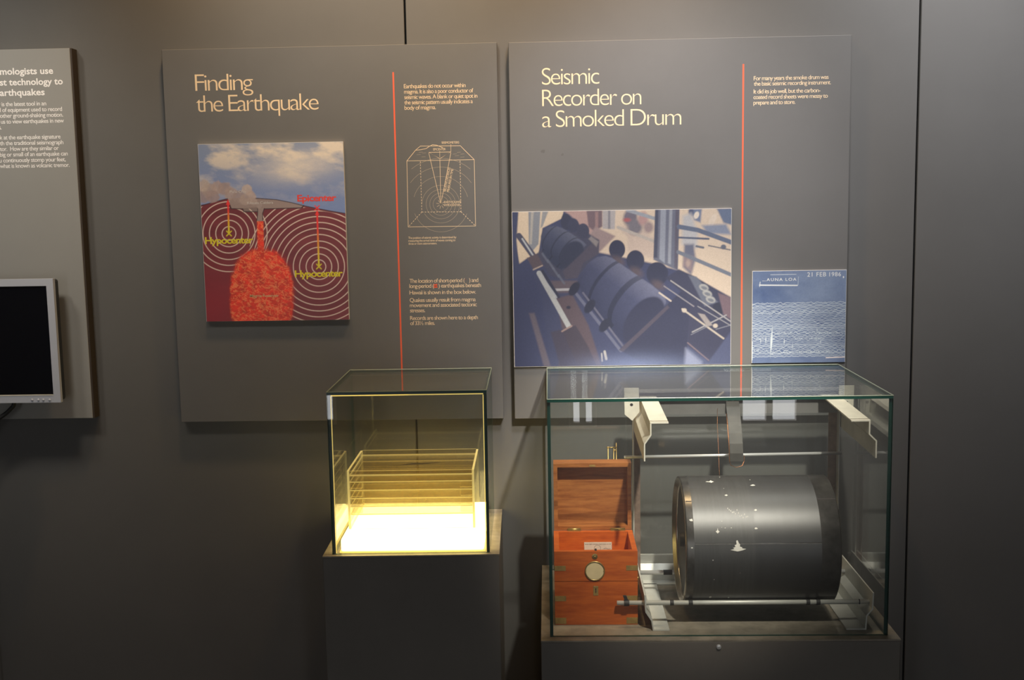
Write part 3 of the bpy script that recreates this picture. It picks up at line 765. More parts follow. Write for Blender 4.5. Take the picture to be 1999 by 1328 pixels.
# near frame
Ln([(545, 690), (880, 1120)], 22, (92, 96, 122)); Ln([(600, 690), (900, 1090)], 14, (92, 92, 112)); 
for x, y in ((535, 660), (650, 790), (760, 930)): El(x, y, 32, 58, (26, 28, 46), 0.6)
P([(868, 1112), (1325, 680), (1412, 678), (1395, 800), (1360, 1235), (1100, 1235)], (38, 40, 66), 1.2); P([(868, 1112), (1225, 780), (1240, 800), (895, 1128)], (72, 62, 74), 1)
P([(1210, 580), (1310, 515), (1420, 565), (1700, 730), (1705, 1235), (1365, 1235), (1395, 740)], (46, 46, 70), 1.5)
P([(1380, 560), (1440, 570), (1600, 760), (1500, 790)], (90, 96, 112), 1.5); 
for x, y in ((1495, 650), (1520, 695), (1545, 740)): El(x, y, 36, 24, (158, 158, 150), 0.35, 1); El(x+2, y+4, 24, 12, (104, 108, 116), 0.35, 1)
El(1605, 805, 46, 44, (28, 30, 46)); P([(1600, 690), (1700, 725), (1700, 890), (1640, 850)], (112, 84, 88), 1.5)
Ln([(1165, 690), (1250, 750)], 12, (196, 180, 156)); Ln([(1335, 810), (1640, 1028)], 13, (186, 172, 146)); Ln([(1250, 600), (1690, 900)], 9, (160, 156, 150)); Ln([(1200, 640), (1420, 790)], 8, (140, 134, 134)); Ln([(1410, 980), (1660, 855)], 10, (150, 148, 146)); Ln([(1450, 790), (1690, 930)], 6, (150, 148, 146)); Ln([(1400, 1000), (1520, 940)], 5, (120, 122, 130))
P([(1450, 840), (1500, 850), (1560, 930), (1520, 940)], (150, 140, 130)); El(1580, 934, 18, 16, (190, 175, 150)); El(1350, 820, 18, 16, (190, 175, 150)); Ln([(1585, 960), (1690, 930)], 5, (130, 132, 140))
Ln([(1375, 1060), (1530, 1190)], 10, (120, 96, 98)); P([(1375, 1080), (1530, 1200), (1690, 980), (1700, 1235), (1355, 1235)], (64, 72, 108), 2)
P([(1360, 1100), (1480, 1200), (1480, 1235), (1350, 1235)], (150, 160, 190), 4, 0.7)
Ln([(738, 1140), (742, 1195)], 10, (176, 172, 160)); Ln([(760, 1125), (772, 1180)], 18, (176, 172, 160))
sheen = np.exp(-((Y-716)/22)**2)*np.exp(-((X-1240)/110)**2); cv.blend(sheen*0.65, (120, 140, 190))  # bluish sheen along the print's lower edge, painted into the ink
cv.blend(0.10+0*X, (90, 110, 170))
cv.C *= (0.9+0.2*fbm(X/1.6, Y/1.6, 5, 2))[..., None]
grey = cv.C.mean(-1, keepdims=True); cv.C = (cv.C*0.72+grey*0.28*np.array([0.98, 1.0, 1.06]))*0.84+0.008
cv.build('printed_face', pho, M['print'])

# ------------------------------------------------------------------ seismogram print
gx0, gx1, gz0, gz1 = 0.4425, 0.6452, Z(-0.3615), Z(-0.1597)
YG = -0.0255
sei = print_board('seismogram_print', 'blue print of a seismogram with white traces on the smoked drum panel', 'print', gx0, gx1, gz0, gz1, Y3, YG+0.0004, M['board_edge'])
cv = Canvas(gx0+0.0008, gx1-0.0006, gz0+0.0002, gz1-0.0006, YG, 0.00055)
X, Y = cv.X, cv.Y; rs = np.random.RandomState(4)
cv.fill((46, 78, 132))
cv.blend(0.55*fbm(X/40, Y/30, 2)+0.3*np.clip((X-1490)/120, 0, 1)*np.clip((600-Y)/40+0.4, 0, 1), (128, 152, 186))
S5 = 0.2258
U = (X-1467)/184.0
rows = 33
ytop = 590.0; ybot = 697.0
xs = np.linspace(1460, 1660, 420)
acc = np.zeros_like(X)
for r in range(rows):
    f = r/(rows-1); y0 = ytop+(ybot-ytop)*f+(3.2*(1-f) if True else 0)
    amp = 0.5+0.5*rs.rand()
    if 17 <= r <= 22 or 26 <= r <= 29: amp *= 1.7
    ph = rs.rand(4)*6.3
    wob = amp*(0.9*np.sin(xs/2.7+ph[0])*np.sin(xs/19+ph[1])+0.7*np.sin(xs/1.6+ph[2])*np.sin(xs/11+ph[3])+0.5*rs.randn(len(xs))*0.8)
    wob = np.convolve(wob, [0.25, 0.5, 0.25], 'same')
    yy = y0-(xs-1467)/184*(6.0-1.5*f)*0.6+wob
    L = np.interp(X, xs, yy); slope = np.abs(np.interp(X, xs, np.gradient(yy, xs)))
    w = 0.62+0.25*rs.rand()
    acc = np.maximum(acc, np.clip(1.25-np.abs(Y-L)/(w*np.sqrt(1+slope**2)), 0, 1)*(0.55+0.4*rs.rand()))
for x, y0, y1, w in ((1506, 626, 694, 2.4), (1485, 652, 668, 1.0), (1495, 648, 668, 1.2), (1531, 652, 670, 1.2), (1602, 655, 668, 1.0), (1547, 660, 680, 0.8), (1595, 632, 645, 0.8)):
    yc = (y0+y1)/2+6; acc = np.maximum(acc, np.clip(w*(1-np.abs(Y-yc)/((y1-y0)/2))-np.abs(X-x-(yc-Y)*0.06)+0.3, 0, 1))
for x, y, l in ((1492, 662, 40), (1580, 661, 60), (1532, 650, 30), (1620, 650, 50), (1514, 691, 18), (1545, 689, 40), (1590, 687, 60), (1475, 684, 20)):
    n = fbm(X/1.4, Y/1.2, int(x)); acc = np.maximum(acc, np.clip((n-0.45)*5, 0, 1)*np.exp(-((Y-y)/1.8)**2)*(np.abs(X-x) < l/2))
cv.blend(acc*0.85, (200, 214, 216))
Ln2 = lambda pts, w, c: cv.line([(1440+x*S5, 500+y*S5) for x, y in pts], w, c, 0.5)
Ln2([(285, 162), (505, 158)], 1.0, (190, 200, 208)); Ln2([(190, 252), (515, 254)], 2.2, (214, 218, 214)); Ln2([(195, 225), (190, 264)], 1.2, (200, 208, 210)); Ln2([(525, 180), (522, 250)], 0.9, (170, 184, 198))
Ln2([(765, 879), (926, 873)], 1.8, (232, 214, 205)); Ln2([(915, 178), (915, 186)], 2.2, (220, 222, 218))
Ln2([(126, 740), (124, 900)], 1.6, (200, 214, 220))
cv.C *= (0.93+0.14*fbm(X/2, Y/2, 9, 2))[..., None]
grey = cv.C.mean(-1, keepdims=True); cv.C = cv.C*0.68+grey*0.32
cv.build('printed_face', sei, M['print'])
M['ink_white'] = mat('stamp_white', (0.66, 0.68, 0.66), 0.6)
label_text([('AUNA LOA', 1440+250*S5, 1440+508*S5, 500+217*S5)], 5.6, M['ink_white'], sei, YG-0.0002, offset=0.006, space=1.25)
label_text([('...', 1440+214*S5, 1440+243*S5, 500+217*S5)], 5.6, M['ink_white'], sei, YG-0.0002)
label_text([('21 FEB', 1440+602*S5, 1440+765*S5, 500+178*S5), ('1986', 1440+792*S5, 1440+893*S5, 500+176*S5)], 8.2, M['ink_white'], sei, YG-0.0002, offset=0.004, space=1.1)

# ================================================================== MONITOR
my = -0.088
mx0, mx1, mz0, mz1 = -1.400, -1.0668, Z(-0.4195), Z(-0.1488)
mon = thing('computer_monitor', 'silver flat computer monitor with a dark screen on the light grey panel', 'monitor', ((mx0+mx1)/2, Y1, mz0))
bw = 0.0155
bm = bmesh.new()
for a in ((mx0, mx0+bw, mz0, mz1), (mx1-bw, mx1, mz0, mz1), (mx0+bw, mx1-bw, mz1-bw, mz1), (mx0+bw, mx1-bw, mz0, mz0+bw)):
    bm_box(bm, a[0], a[1], my, my+0.010, a[2], a[3])
bmesh.ops.remove_doubles(bm, verts=bm.verts, dist=1e-5)
finish(bm, 'bezel', M['silver'], mon)
box('bezel_lip', mx0+bw, mx1-bw, my-0.0006, my+0.004, mz0+bw, mz0+bw+0.0022, M['alu_white'], mon)
box('screen', mx0+bw, mx1-bw, my+0.003, my+0.009, mz0+bw, mz1-bw, M['screen'], mon)
box('rear_casing', mx0+0.002, mx1-0.0015, my+0.010, my+0.034, mz0+0.002, mz1-0.002, M['plastic'], mon, bevel=0.006)
box('wall_mount', (mx0+mx1)/2-0.05, (mx0+mx1)/2+0.05, my+0.034, Y1-0.0003, (mz0+mz1)/2-0.05, (mz0+mz1)/2+0.05, M['plastic'], mon)
for px_ in (63, 75, 84.5, 97):
    v = at(px_, 781, my)
    lathe('button', [(my-0.0022, 0.0010), (my-0.0018, 0.0024), (my, 0.0027)], 'y', v, M['silver'], mon, 16, smooth=True)
pts = [at(27, 790, -0.06), at(22, 797, -0.062), at(14, 805, -0.066), at(4, 813, -0.068), at(-8, 822, -0.066), at(-25, 838, -0.06), at(-40, 880, -0.05), at(-44, 960, -0.045)]
pts = [at(27, 772, -0.06)] + pts
sm = []
for i in range(len(pts)-1):
    p0 = pts[max(i-1, 0)]; p1_ = pts[i]; p2_ = pts[i+1]; p3_ = pts[min(i+2, len(pts)-1)]
    for k in range(5):
        t_ = k/5; sm.append(0.5*((2*p1_)+(p2_-p0)*t_+(2*p0-5*p1_+4*p2_-p3_)*t_*t_+(3*p1_-p0-3*p2_+p3_)*t_**3))
sm.append(pts[-1]); sm.append(Vector((pts[-1].x, pts[-1].y, 0.004)))
tag(tube('monitor_cable', sm, 0.0045, M['rubber'], None, 10), 'black cable hanging down from the silver monitor', 'cable')

# ================================================================== PEDESTALS
def pedestal(x0, x1, y0, y1, ztop, label, yaw=0.0, lock=None):
    t = thing('pedestal', label, 'pedestal', (x0, y0, 0), yaw)
    box('body', x0, x1, y0, y1, 0.0005, ztop-0.003, M['ped'], t, bevel=0.0015, seg=1)
    box('top_plate', x0, x1, y0, y1, ztop-0.003, ztop, M['ped_top'], t)
    if lock:
        lathe('lock', [(y0-0.0035, 0.0016), (y0-0.003, 0.0042), (y0+0.001, 0.0052)], 'y', lock, M['steel'], t, 20)
    return t
Z1 = Z(-0.691); Z2 = Z(-0.8228)
ped1 = pedestal(-0.4535, -0.1035, -0.338, -0.0085, Z1, 'narrow dark pedestal under the small glowing glass case', 0.022)
ped2 = pedestal(-0.0225, 0.648, -0.4479, -0.001, Z2, 'wide dark pedestal under the large glass case with the drum', 0.0, at(1403, 1263, -0.4479))

# ================================================================== GLASS CASES
def pane(name, x0, x1, y0, y1, z0, z1, parent, arris=None):
    """flat sheet: the two broad faces are clear glass, the narrow rim is green"""
    bm = bmesh.new(); bm_box(bm, x0, x1, y0, y1, z0, z1)
    d = (x1-x0, y1-y0, z1-z0); k = d.index(min(d))
    b = off(parent); bmesh.ops.translate(bm, verts=bm.verts, vec=-b); bmesh.ops.recalc_face_normals(bm, faces=bm.faces)
    for f in bm.faces: f.material_index = 0 if abs(f.normal[k]) > 0.5 else 1
    me = bpy.data.meshes.new(name); bm.to_mesh(me); bm.free()
    o = link(name, me, [M['glass_top' if name == 'top_pane' else 'glass'], M['glass_edge']], parent); o['_base'] = tuple(b)
    return o
def glass_case(x, y, z, w, d, h, yaw, label, g=0.006, glow_strip=None):
    t = thing('glass_display_case', label, 'display case', (x, y, z), yaw)
    zt = z+h
    zz = z+0.0003
    pane('front_pane', x, x+w, y, y+g, zz, zt-g, t); pane('back_pane', x, x+w, y+d-g, y+d, zz, zt-g, t)
    pane('side_pane', x, x+g, y+g+0.0002, y+d-g-0.0002, zz, zt-g, t); pane('side_pane', x+w-g, x+w, y+g+0.0002, y+d-g-0.0002, zz, zt-g, t)
    top = pane('top_pane', x, x+w, y, y+d, zt-g+0.0002, zt, t)
    a = 0.0009
    bm = bmesh.new()
    bm_tube(bm, [(x, y-0.0001, zt), (x+w, y-0.0001, zt)], a, 6); bm_tube(bm, [(x+w, y, zt), (x+w, y+d, zt)], a, 6)
    bm_tube(bm, [(x, y+d, zt), (x+w, y+d, zt)], a, 6); bm_tube(bm, [(x, y, zt), (x, y+d, zt)], a, 6)
    finish(bm, 'edge_highlight', M['arris'], top, base=Vector(t['_base']))
    if glow_strip:  # added glowing strips stand in for light piped to the pane joints
        bm = bmesh.new(); bm_box(bm, x+g+0.001, x+w-g-0.001, y+g, y+g+0.002, zt-g-0.0032, zt-g-0.0004)
        finish(bm, 'joint_glow', M[glow_strip], t)
        for xa in (x+g+0.0003, x+w-g-0.0018):
            bm = bmesh.new(); bm_box(bm, xa, xa+0.0015, y+g, y+g+0.0015, zz, zt-g-0.004); finish(bm, 'joint_glow', M[glow_strip], t)
    return t
case1 = glass_case(-0.4355, -0.3267, Z1, 0.3125, 0.2945, 0.3268, 0.0150, 'small square glass case glowing yellow from its base', glow_strip='acrylic_edge_glow')
case2 = glass_case(-0.0052, -0.4292, Z2, 0.6342, 0.3984, 0.4576, 0.0, 'large glass case with the smoked drum and wooden box inside')

# ------------------------------------------------------------------ light slab and acrylic block in the small case
M['lightbox'] = emit('lit_panel', (1.0, 0.76, 0.28), 6.5)
lb = thing('light_panel', 'glowing white light panel filling the base of the small glass case', 'light panel', (-0.4355, -0.3267, Z1), 0.0150)
LZ = Z(-0.6625)
box('diffuser', -0.420, -0.1345, -0.316, -0.045, Z1+0.0025, LZ, M['lightbox'], lb, bevel=0.004)
box('base_tray', -0.4225, -0.132, -0.3185, -0.042, Z1+0.0003, Z1+0.0025, M['acrylic_edge_glow'], lb)  # tray shares the painted edge glow

blk = thing('acrylic_block', 'layered clear acrylic block with glowing yellow edges on the light panel', 'acrylic model', (-0.4355, -0.3267, LZ), 0.0150)
def sheet(name, x0, x1, y0, y1, z0, z1, parent):
    bm = bmesh.new(); bm_box(bm, x0, x1, y0, y1, z0, z1)
    d = (x1-x0, y1-y0, z1-z0); k = d.index(min(d)); b = off(parent)
    bmesh.ops.translate(bm, verts=bm.verts, vec=-b); bmesh.ops.recalc_face_normals(bm, faces=bm.faces)
    for f in bm.faces: f.material_index = 0 if abs(f.normal[k]) > 0.5 else 1
    me = bpy.data.meshes.new(name); bm.to_mesh(me); bm.free()
    o = link(name, me, [M['acrylic'], M['acrylic_edge_glow']], parent); o['_base'] = tuple(b); return o
bx0, bx1, by0, by1, bz1 = -0.414, -0.1545, -0.25, -0.06, Z(-0.540)
s5 = 0.0045
zb = LZ+0.0004
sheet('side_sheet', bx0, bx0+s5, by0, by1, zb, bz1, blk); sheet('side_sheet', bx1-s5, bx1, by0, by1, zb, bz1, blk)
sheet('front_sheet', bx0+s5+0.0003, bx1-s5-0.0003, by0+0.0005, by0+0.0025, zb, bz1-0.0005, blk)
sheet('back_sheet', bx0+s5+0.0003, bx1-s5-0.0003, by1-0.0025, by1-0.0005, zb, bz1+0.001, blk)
shelves = [-0.550, -0.5640, -0.5815, -0.5985, -0.6155, -0.6320]
for k, z in enumerate(shelves):
    th = 0.0036 if k == 0 else 0.0022
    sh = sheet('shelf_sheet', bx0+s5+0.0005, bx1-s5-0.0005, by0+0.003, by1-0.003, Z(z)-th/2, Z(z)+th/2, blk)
    if k in (0, 2):   # ink marks of the quakes and the island on the sheets
        rs_ = random.Random(k); V = []; F = []
        bm = bmesh.new(); zt = Z(z)+th/2+0.0002
        if k == 0:
            spine = [(-0.33, -0.172), (-0.315, -0.170), (-0.298, -0.162), (-0.288, -0.158), (-0.275, -0.160), (-0.258, -0.158), (-0.240, -0.152), (-0.228, -0.146)]
            wd = [0.0015, 0.003, 0.009, 0.012, 0.008, 0.006, 0.004, 0.0015]
        else:
            spine = [(-0.300, -0.175), (-0.292, -0.173), (-0.284, -0.174)]; wd = [0.002, 0.006, 0.002]
        up = [bm.verts.new((p[0], p[1]+w/2+rs_.uniform(-.001, .001), zt)) for p, w in zip(spine, wd)]
        dn = [bm.verts.new((p[0], p[1]-w/2+rs_.uniform(-.001, .001), zt)) for p, w in zip(spine, wd)]
        for i in range(len(spine)-1): bm.faces.new((dn[i], dn[i+1], up[i+1], up[i]))
        finish(bm, 'ink_outline', M['black_ink'], sh, base=Vector(blk['_base']))
# two dark guide lines on the shelves' ends, and little spacer blocks at the right
for k, z in enumerate(shelves[1:5]):
    for xx in (bx0+s5+0.0008, bx1-s5-0.0248):
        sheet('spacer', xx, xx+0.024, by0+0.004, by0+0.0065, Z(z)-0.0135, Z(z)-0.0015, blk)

# ================================================================== WOODEN BOX
wx0, wx1, wy0, wy1, wz0, wz1 = 0.0045, 0.1655, -0.3680, -0.2270, Z2+0.0003, Z(-0.675)
wb = thing('wooden_box', 'open mahogany box with brass corners and a round disc in the large case', 'box', ((wx0+wx1)/2, (wy0+wy1)/2, Z2))
zs = Z(-0.735); tk = 0.010
def carcass(name, z0, z1, bottom):
    bm = bmesh.new()
    bm_box(bm, wx0, wx1, wy0, wy0+tk, z0, z1); bm_box(bm, wx0, wx1, wy1-tk, wy1, z0, z1)
    bm_box(bm, wx0, wx0+tk, wy0+tk, wy1-tk, z0, z1); bm_box(bm, wx1-tk, wx1, wy0+tk, wy1-tk, z0, z1)
    if bottom: bm_box(bm, wx0+tk, wx1-tk, wy0+tk, wy1-tk, z0, z0+0.008)
    return finish(bm, name, M['wood'], wb)
carcass('lower_case', wz0, zs-0.0006, True); carcass('upper_case', zs+0.0006, wz1, True)
# raised lid, hinged at the back, standing upright
lz0, lz1 = wz1+0.0005, Z(-0.5345); ly0, ly1 = wy1+0.001, wy1+0.036
bm = bmesh.new()
bm_box(bm, wx0+0.001, wx1-0.001, ly1-0.007, ly1, lz0, lz1)
bm_box(bm, wx0+0.001, wx0+0.009, ly0, ly1-0.007, lz0, lz1); bm_box(bm, wx1-0.009, wx1-0.001, ly0, ly1-0.007, lz0, lz1)
bm_box(bm, wx0+0.009, wx1-0.009, ly0, ly1-0.007, lz1-0.008, lz1); bm_box(bm, wx0+0.009, wx1-0.009, ly0, ly1-0.007, lz0, lz0+0.008)
lid = finish(bm, 'lid', M['wood_lid'], wb)
box('lid_catch', 0.079, 0.091, ly0-0.0006, ly0+0.001, lz1-0.007, lz1-0.003, M['brass_dull'], lid)
for xa, xb in ((0.033, 0.060), (0.121, 0.151)):
    h_ = box('hinge', xa, xb, wy1-0.006, wy1-0.0003, wz1, wz1+0.0016, M['brass'], wb)
    tube('hinge_pin', [(xa, wy1, wz1+0.0025), (xb, wy1, wz1+0.0025)], 0.0022, M['brass'], h_)
for xa, xb, side in ((wx0, wx0+0.022, 0), (wx1-0.022, wx1, 1)):
    for za, zb_ in ((Z(-0.8205), Z(-0.808)), (Z(-0.7745), Z(-0.764)), (Z(-0.7135), Z(-0.7035))):
        bm = bmesh.new(); bm_box(bm, xa-(0.0006 if side == 0 else 0), xb+(0.0006 if side else 0), wy0-0.0006, wy0+0.0003, za, zb_)
        if side: bm_box(bm, wx1-0.0003, wx1+0.0006, wy0-0.0006, wy0+0.022, za, zb_)
        else: bm_box(bm, wx0-0.0006, wx0+0.0003, wy0-0.0006, wy0+0.022, za, zb_)
        finish(bm, 'brass_corner', M['brass_dull'], wb)
c0 = Vector((0.0828, wy0, Z(-0.714)))
dsc = lathe('round_plate', [(wy0-0.0012, 0.0172), (wy0+0.0005, 0.0172)], 'y', c0, M['disc'], wb, 48)
lathe('plate_ring', [(wy0-0.0004, 0.0172), (wy0-0.0022, 0.0176), (wy0-0.0022, 0.0192), (wy0-0.0002, 0.0196)], 'y', c0, M['brass'], dsc, 48, close=False, smooth=True)
for s in (-1, 1):
    lathe('ring_screw', [(wy0-0.0026, 0.0013), (wy0-0.001, 0.0016)], 'y', c0+Vector((s*0.0178, 0, 0.0005)), M['brass_dull'], dsc, 10)
cb = Vector((0.083, wy0, Z(-0.6852)))
b_ = lathe('push_button', [(wy0-0.0014, 0.0036), (wy0-0.001, 0.0054), (wy0+0.0003, 0.0056)], 'y', cb, M['brass'], wb, 24)
lathe('button_stud', [(wy0-0.0038, 0.0008), (wy0-0.0030, 0.0018), (wy0-0.0012, 0.0020)], 'y', cb, M['brass'], b_, 16, smooth=True)
lathe('ring_stud', [(wz1, 0.0022), (wz1+0.0035, 0.0018)], 'z', (0.085, wy0+0.005, 0), M['dark_metal'], wb, 12)
ek = box('escutcheon', 0.0795, 0.0892, wy0-0.0008, wy0+0.0003, Z(-0.7635), Z(-0.7445), M['brass_dull'], wb, bevel=0.0003, seg=1)
prism('keyhole', [(0.0836, Z(-0.758)), (0.0852, Z(-0.758)), (0.0850, Z(-0.7525)), (0.0856, Z(-0.7505)), (0.0850, Z(-0.7485)), (0.0838, Z(-0.7485)), (0.0832, Z(-0.7505)), (0.0838, Z(-0.7525))], 'y', wy0-0.0011, wy0-0.0004, M['black_ink'], ek)
# paper label on the inner rear wall
cdz = Z(-0.697); cy = wy1-tk-0.0012
cd = box('paper_label', 0.0665, 0.123, cy, cy+0.0010, cdz-0.022, cdz, M['card'], wb)
lt = Text(cy-0.0002)
for k in range(13): lt.ribbon([(0.069+k*0.0041, cdz-0.0042), (0.069+k*0.0041+random.uniform(0.0018, 0.0034), cdz-0.0042)], 0.0011)
ring = [(0.0935+0.0065*math.cos(a), cdz-0.0125+0.0065*math.sin(a)) for a in np.linspace(0, 2*math.pi, 24)[:-1]]
lt.ribbon(ring, 0.0005, closed=True); lt.ribbon([(0.106, cdz-0.014), (0.111, cdz-0.0125), (0.115, cdz-0.0145), (0.1205, cdz-0.0138)], 0.0006)
lt.build('label_marks', M['black_ink'], cd)
# knobs on the right side
for z, yy in ((Z(-0.742), -0.33), (Z(-0.762), -0.31), (Z(-0.700), -0.30)):
    lathe('side_knob', [(wx1, 0.0032), (wx1+0.004, 0.0038), (wx1+0.0055, 0.0022)], 'x', (0, yy, z), M['brass'], wb, 14, smooth=True)

# small brass stand behind the box
bs = thing('brass_stand', 'small brass two-post stand showing above the lid of the wooden box', 'stand', (0.125, -0.10, Z2))
yy = -0.12
a = at(1187, 874, yy); b = at(1203, 872, yy); zt_ = a.z
for p, top_ in ((a, a.z+0.002), (at(1198, 874, yy), a.z), (b, b.z+0.008)):
    tube('post', [(p.x, yy, Z2+0.004), (p.x, yy, top_)], 0.0012, M['brass'], bs, 8)
tube('crossbar', [(a.x-0.003, yy, a.z), (b.x+0.001, yy, a.z)], 0.0014, M['brass'], bs, 8)
lathe('set_screw', [(yy-0.004, 0.001), (yy-0.003, 0.0022), (yy, 0.0022)], 'y', (b.x-0.003, 0, a.z-0.006), M['brass'], bs, 10)
box('foot', a.x-0.012, b.x+0.010, yy-0.012, yy+0.012, Z2+0.0003, Z2+0.004, M['brass'], bs)

# ================================================================== RECORDER FRAME
fr = thing('recorder_frame', 'bent aluminium frame with rods that carries the smoked drum', 'metal frame', (0.39, -0.27, Z2))
T = 0.0026; YF, YB = -0.4014, -0.138
zz = lambda pts: [(x, Z(z)) for x, z in pts]
prism('upper_arm', thick(zz([(0.2217, -0.4175), (0.1885, -0.4175), (0.1885, -0.4405), (0.1768, -0.4575), (0.1768, -0.4906)]), T), 'y', YF, YB, M['alu_white'], fr, (0, 0, 0.008))
prism('upper_arm', thick(zz([(0.5608, -0.4175), (0.595, -0.4175), (0.595, -0.443), (0.608, -0.456), (0.608, -0.4885)]), T), 'y', YF, YB, M['alu_white'], fr, (0, 0, 0.008))
zf = -0.8228+T/2+0.0003
prism('lower_arm', thick(zz([(0.2234, zf), (0.1927, zf), (0.1900, -0.803), (0.1785, -0.785), (0.1768, -0.752)]), T), 'y', YF, YB, M['alu'], fr)
prism('lower_arm', thick(zz([(0.559, zf), (0.5955, zf), (0.597, -0.7954), (0.6078, -0.782), (0.6088, -0.750)]), T), 'y', YF, YB, M['alu'], fr)
prism('rear_rail', thick([(-0.166, Z(-0.399)), (-0.1355, Z(-0.399)), (-0.1355, Z(-0.452))], T), 'x', 0.178, 0.607, M['rail'], fr)
prism('rear_rail', thick([(-0.1425, Z(zf)), (-0.115, Z(zf)), (-0.115, Z(-0.800)), (-0.103, Z(-0.787)), (-0.103, Z(-0.769)), (-0.095, Z(-0.769))], T), 'x', 0.178, 0.607, M['alu'], fr)
for xa, xb, xe in ((0.176, 0.190, 0.1735), (0.5855, 0.6025, 0.6050)):
    u_ = box('upright', xa, xb, -0.1325, -0.130, Z2+0.003, Z(-0.400), M['rust'], fr)
    box('upright_lip', min(xe, xb) if xe > xb else xe, max(xe, xa) if xe < xa else xe, -0.150, -0.130, Z2+0.003, Z(-0.401), M['alu'], u_)
def tab(mirror):
    P_ = [(0.1519, -0.383), (0.1818, -0.383), (0.1831, -0.4321), (0.1682, -0.4507), (0.1528, -0.4375)]
    hc = (0.1668, -0.4175)
    if mirror: P_ = [(0.7690-x, z) for x, z in P_]; hc = (0.7690-hc[0], hc[1])
    t_ = prism('mounting_tab', zz(P_), 'y', -0.2075, -0.2040, M['alu_white'], fr)
    lathe('bolt_hole', [(-0.2077, 0.0031), (-0.2060, 0.0031)], 'y', (hc[0], 0, Z(hc[1])), M['black_ink'], t_, 16)
    lathe('hole_rim', [(-0.2076, 0.0031), (-0.2079, 0.0035), (-0.2076, 0.0039)], 'y', (hc[0], 0, Z(hc[1])), M['alu'], t_, 16, close=False)
tab(False); tab(True)
tube('pivot_rod', [(0.155, -0.150, Z(-0.5402)), (0.6085, -0.150, Z(-0.5355))], 0.0034, M['steel'], fr, 14)
RF, RB, RZ, RR = -0.380, -0.200, -0.7745, 0.0046
for yr, x0_, x1_, nm in ((RF, 0.1245, 0.6075, 'front'), (RB, 0.179, 0.6075, 'rear')):
    rod = tube('roller_rod', [(x0_, yr, Z(RZ)), (x1_, yr, Z(RZ))], RR, M['alu'] if nm == 'front' else M['steel'], fr, 16)
    for xa, xb, rr in ((0.2265, 0.2335, 0.0054), (0.262, 0.270, 0.0056), (0.487, 0.494, 0.0056), (0.506, 0.5135, 0.0056), (0.587, 0.589, 0.0050)):
        if nm == 'rear' and xa < 0.25: xa, xb = 0.232, 0.250
        lathe('rubber_ring', [(xa, RR), (xa, rr), (xb, rr), (xb, RR)], 'x', (0, yr, Z(RZ)), M['rubber'], rod, 18, close=False)
    if nm == 'front':
        lathe('rod_collar', [(0.138, RR), (0.138, 0.0062), (0.148, 0.0062), (0.148, RR)], 'x', (0, yr, Z(RZ)), M['rubber'], rod, 18, close=False)
        prism('collar_arm', [(0.141, Z(RZ)), (0.147, Z(RZ)+0.003), (0.1425, Z(RZ)+0.0150), (0.136, Z(RZ)+0.0150)], 'y', yr-0.003, yr+0.002, M['rubber'], rod)
# hanging curved band with copper wire
sp = [(-0.1385, -0.425), (-0.142, -0.436), (-0.152, -0.448), (-0.166, -0.466), (-0.178, -0.486), (-0.188, -0.506), (-0.194, -0.524), (-0.196, -0.540)]
sx0, sx1 = 0.369, 0.396
bd = prism('hanging_band', thick([(y, Z(z)) for y, z in sp], 0.009), 'x', sx0, sx1, M['dark_metal'], fr)
bd['_base'] = fr['_base']
for x_ in (0.371, 0.384):
    lathe('screw', [(-0.1412, 0.001), (-0.1402, 0.0024), (-0.1368, 0.0026)], 'y', (x_, 0, Z(-0.4235)), M['steel'], bd, 12)
tube('edge_wire', [(sx0-0.0012, y-0.004, Z(z)) for y, z in sp[2:]] + [(sx0+0.002, -0.198, Z(-0.548)), (sx0+0.013, -0.199, Z(-0.5525)), (sx1-0.002, -0.198, Z(-0.5495)), (sx1+0.003, -0.196, Z(-0.540)), (sx1+0.002, -0.196, Z(-0.528))], 0.0007, M['copper'], bd, 6)
tube('pen_wire', [(0.352, -0.138, Z(-0.44)), (0.350, -0.150, Z(-0.47)), (0.349, -0.175, Z(-0.52)), (0.347, -0.20, Z(-0.558)), (0.346, -0.215, Z(-0.5733))], 0.0003, M['copper'], fr, 5)

# ================================================================== DRUM
DX0, DX1, DY, DZ, DR = 0.2535, 0.5455, (RF+RB)/2, Z(-0.6770), 0.1262
dm = thing('recording_drum', 'black smoked recording drum with white scratches resting on the rods', 'drum', ((DX0+DX1)/2, DY, DZ-DR))
lathe('shell', [(DX0+0.002, DR-0.003), (DX0+0.0015, DR-0.0006), (DX0+0.003, DR), (DX1-0.003, DR), (DX1-0.0015, DR-0.0006), (DX1-0.002, DR-0.003)], 'x', (0, DY, DZ), M['drum_metal'], dm, 128, close=False, smooth=True)
for xa, s in ((DX0, 1), (DX1, -1)):
    rim = lathe('end_rim', [(xa+s*0.004, DR-0.0035), (xa, DR-0.0030), (xa-s*0.0004, DR-0.0055), (xa, DR-0.008), (xa+s*0.006, DR-0.0085), (xa+s*0.0065, DR-0.0125), (xa+s*0.010, DR-0.0130)], 'x', (0, DY, DZ), M['rim_metal'], dm, 128, close=False, smooth=True)
    lathe('end_plate', [(xa+s*0.0115, DR-0.013), (xa+s*0.0100, DR-0.0131), (xa+s*0.0100, 0.014), (xa+s*0.0015, 0.0135), (xa+s*0.0010, 0.004)], 'x', (0, DY, DZ), M['dark_metal'], dm, 96)
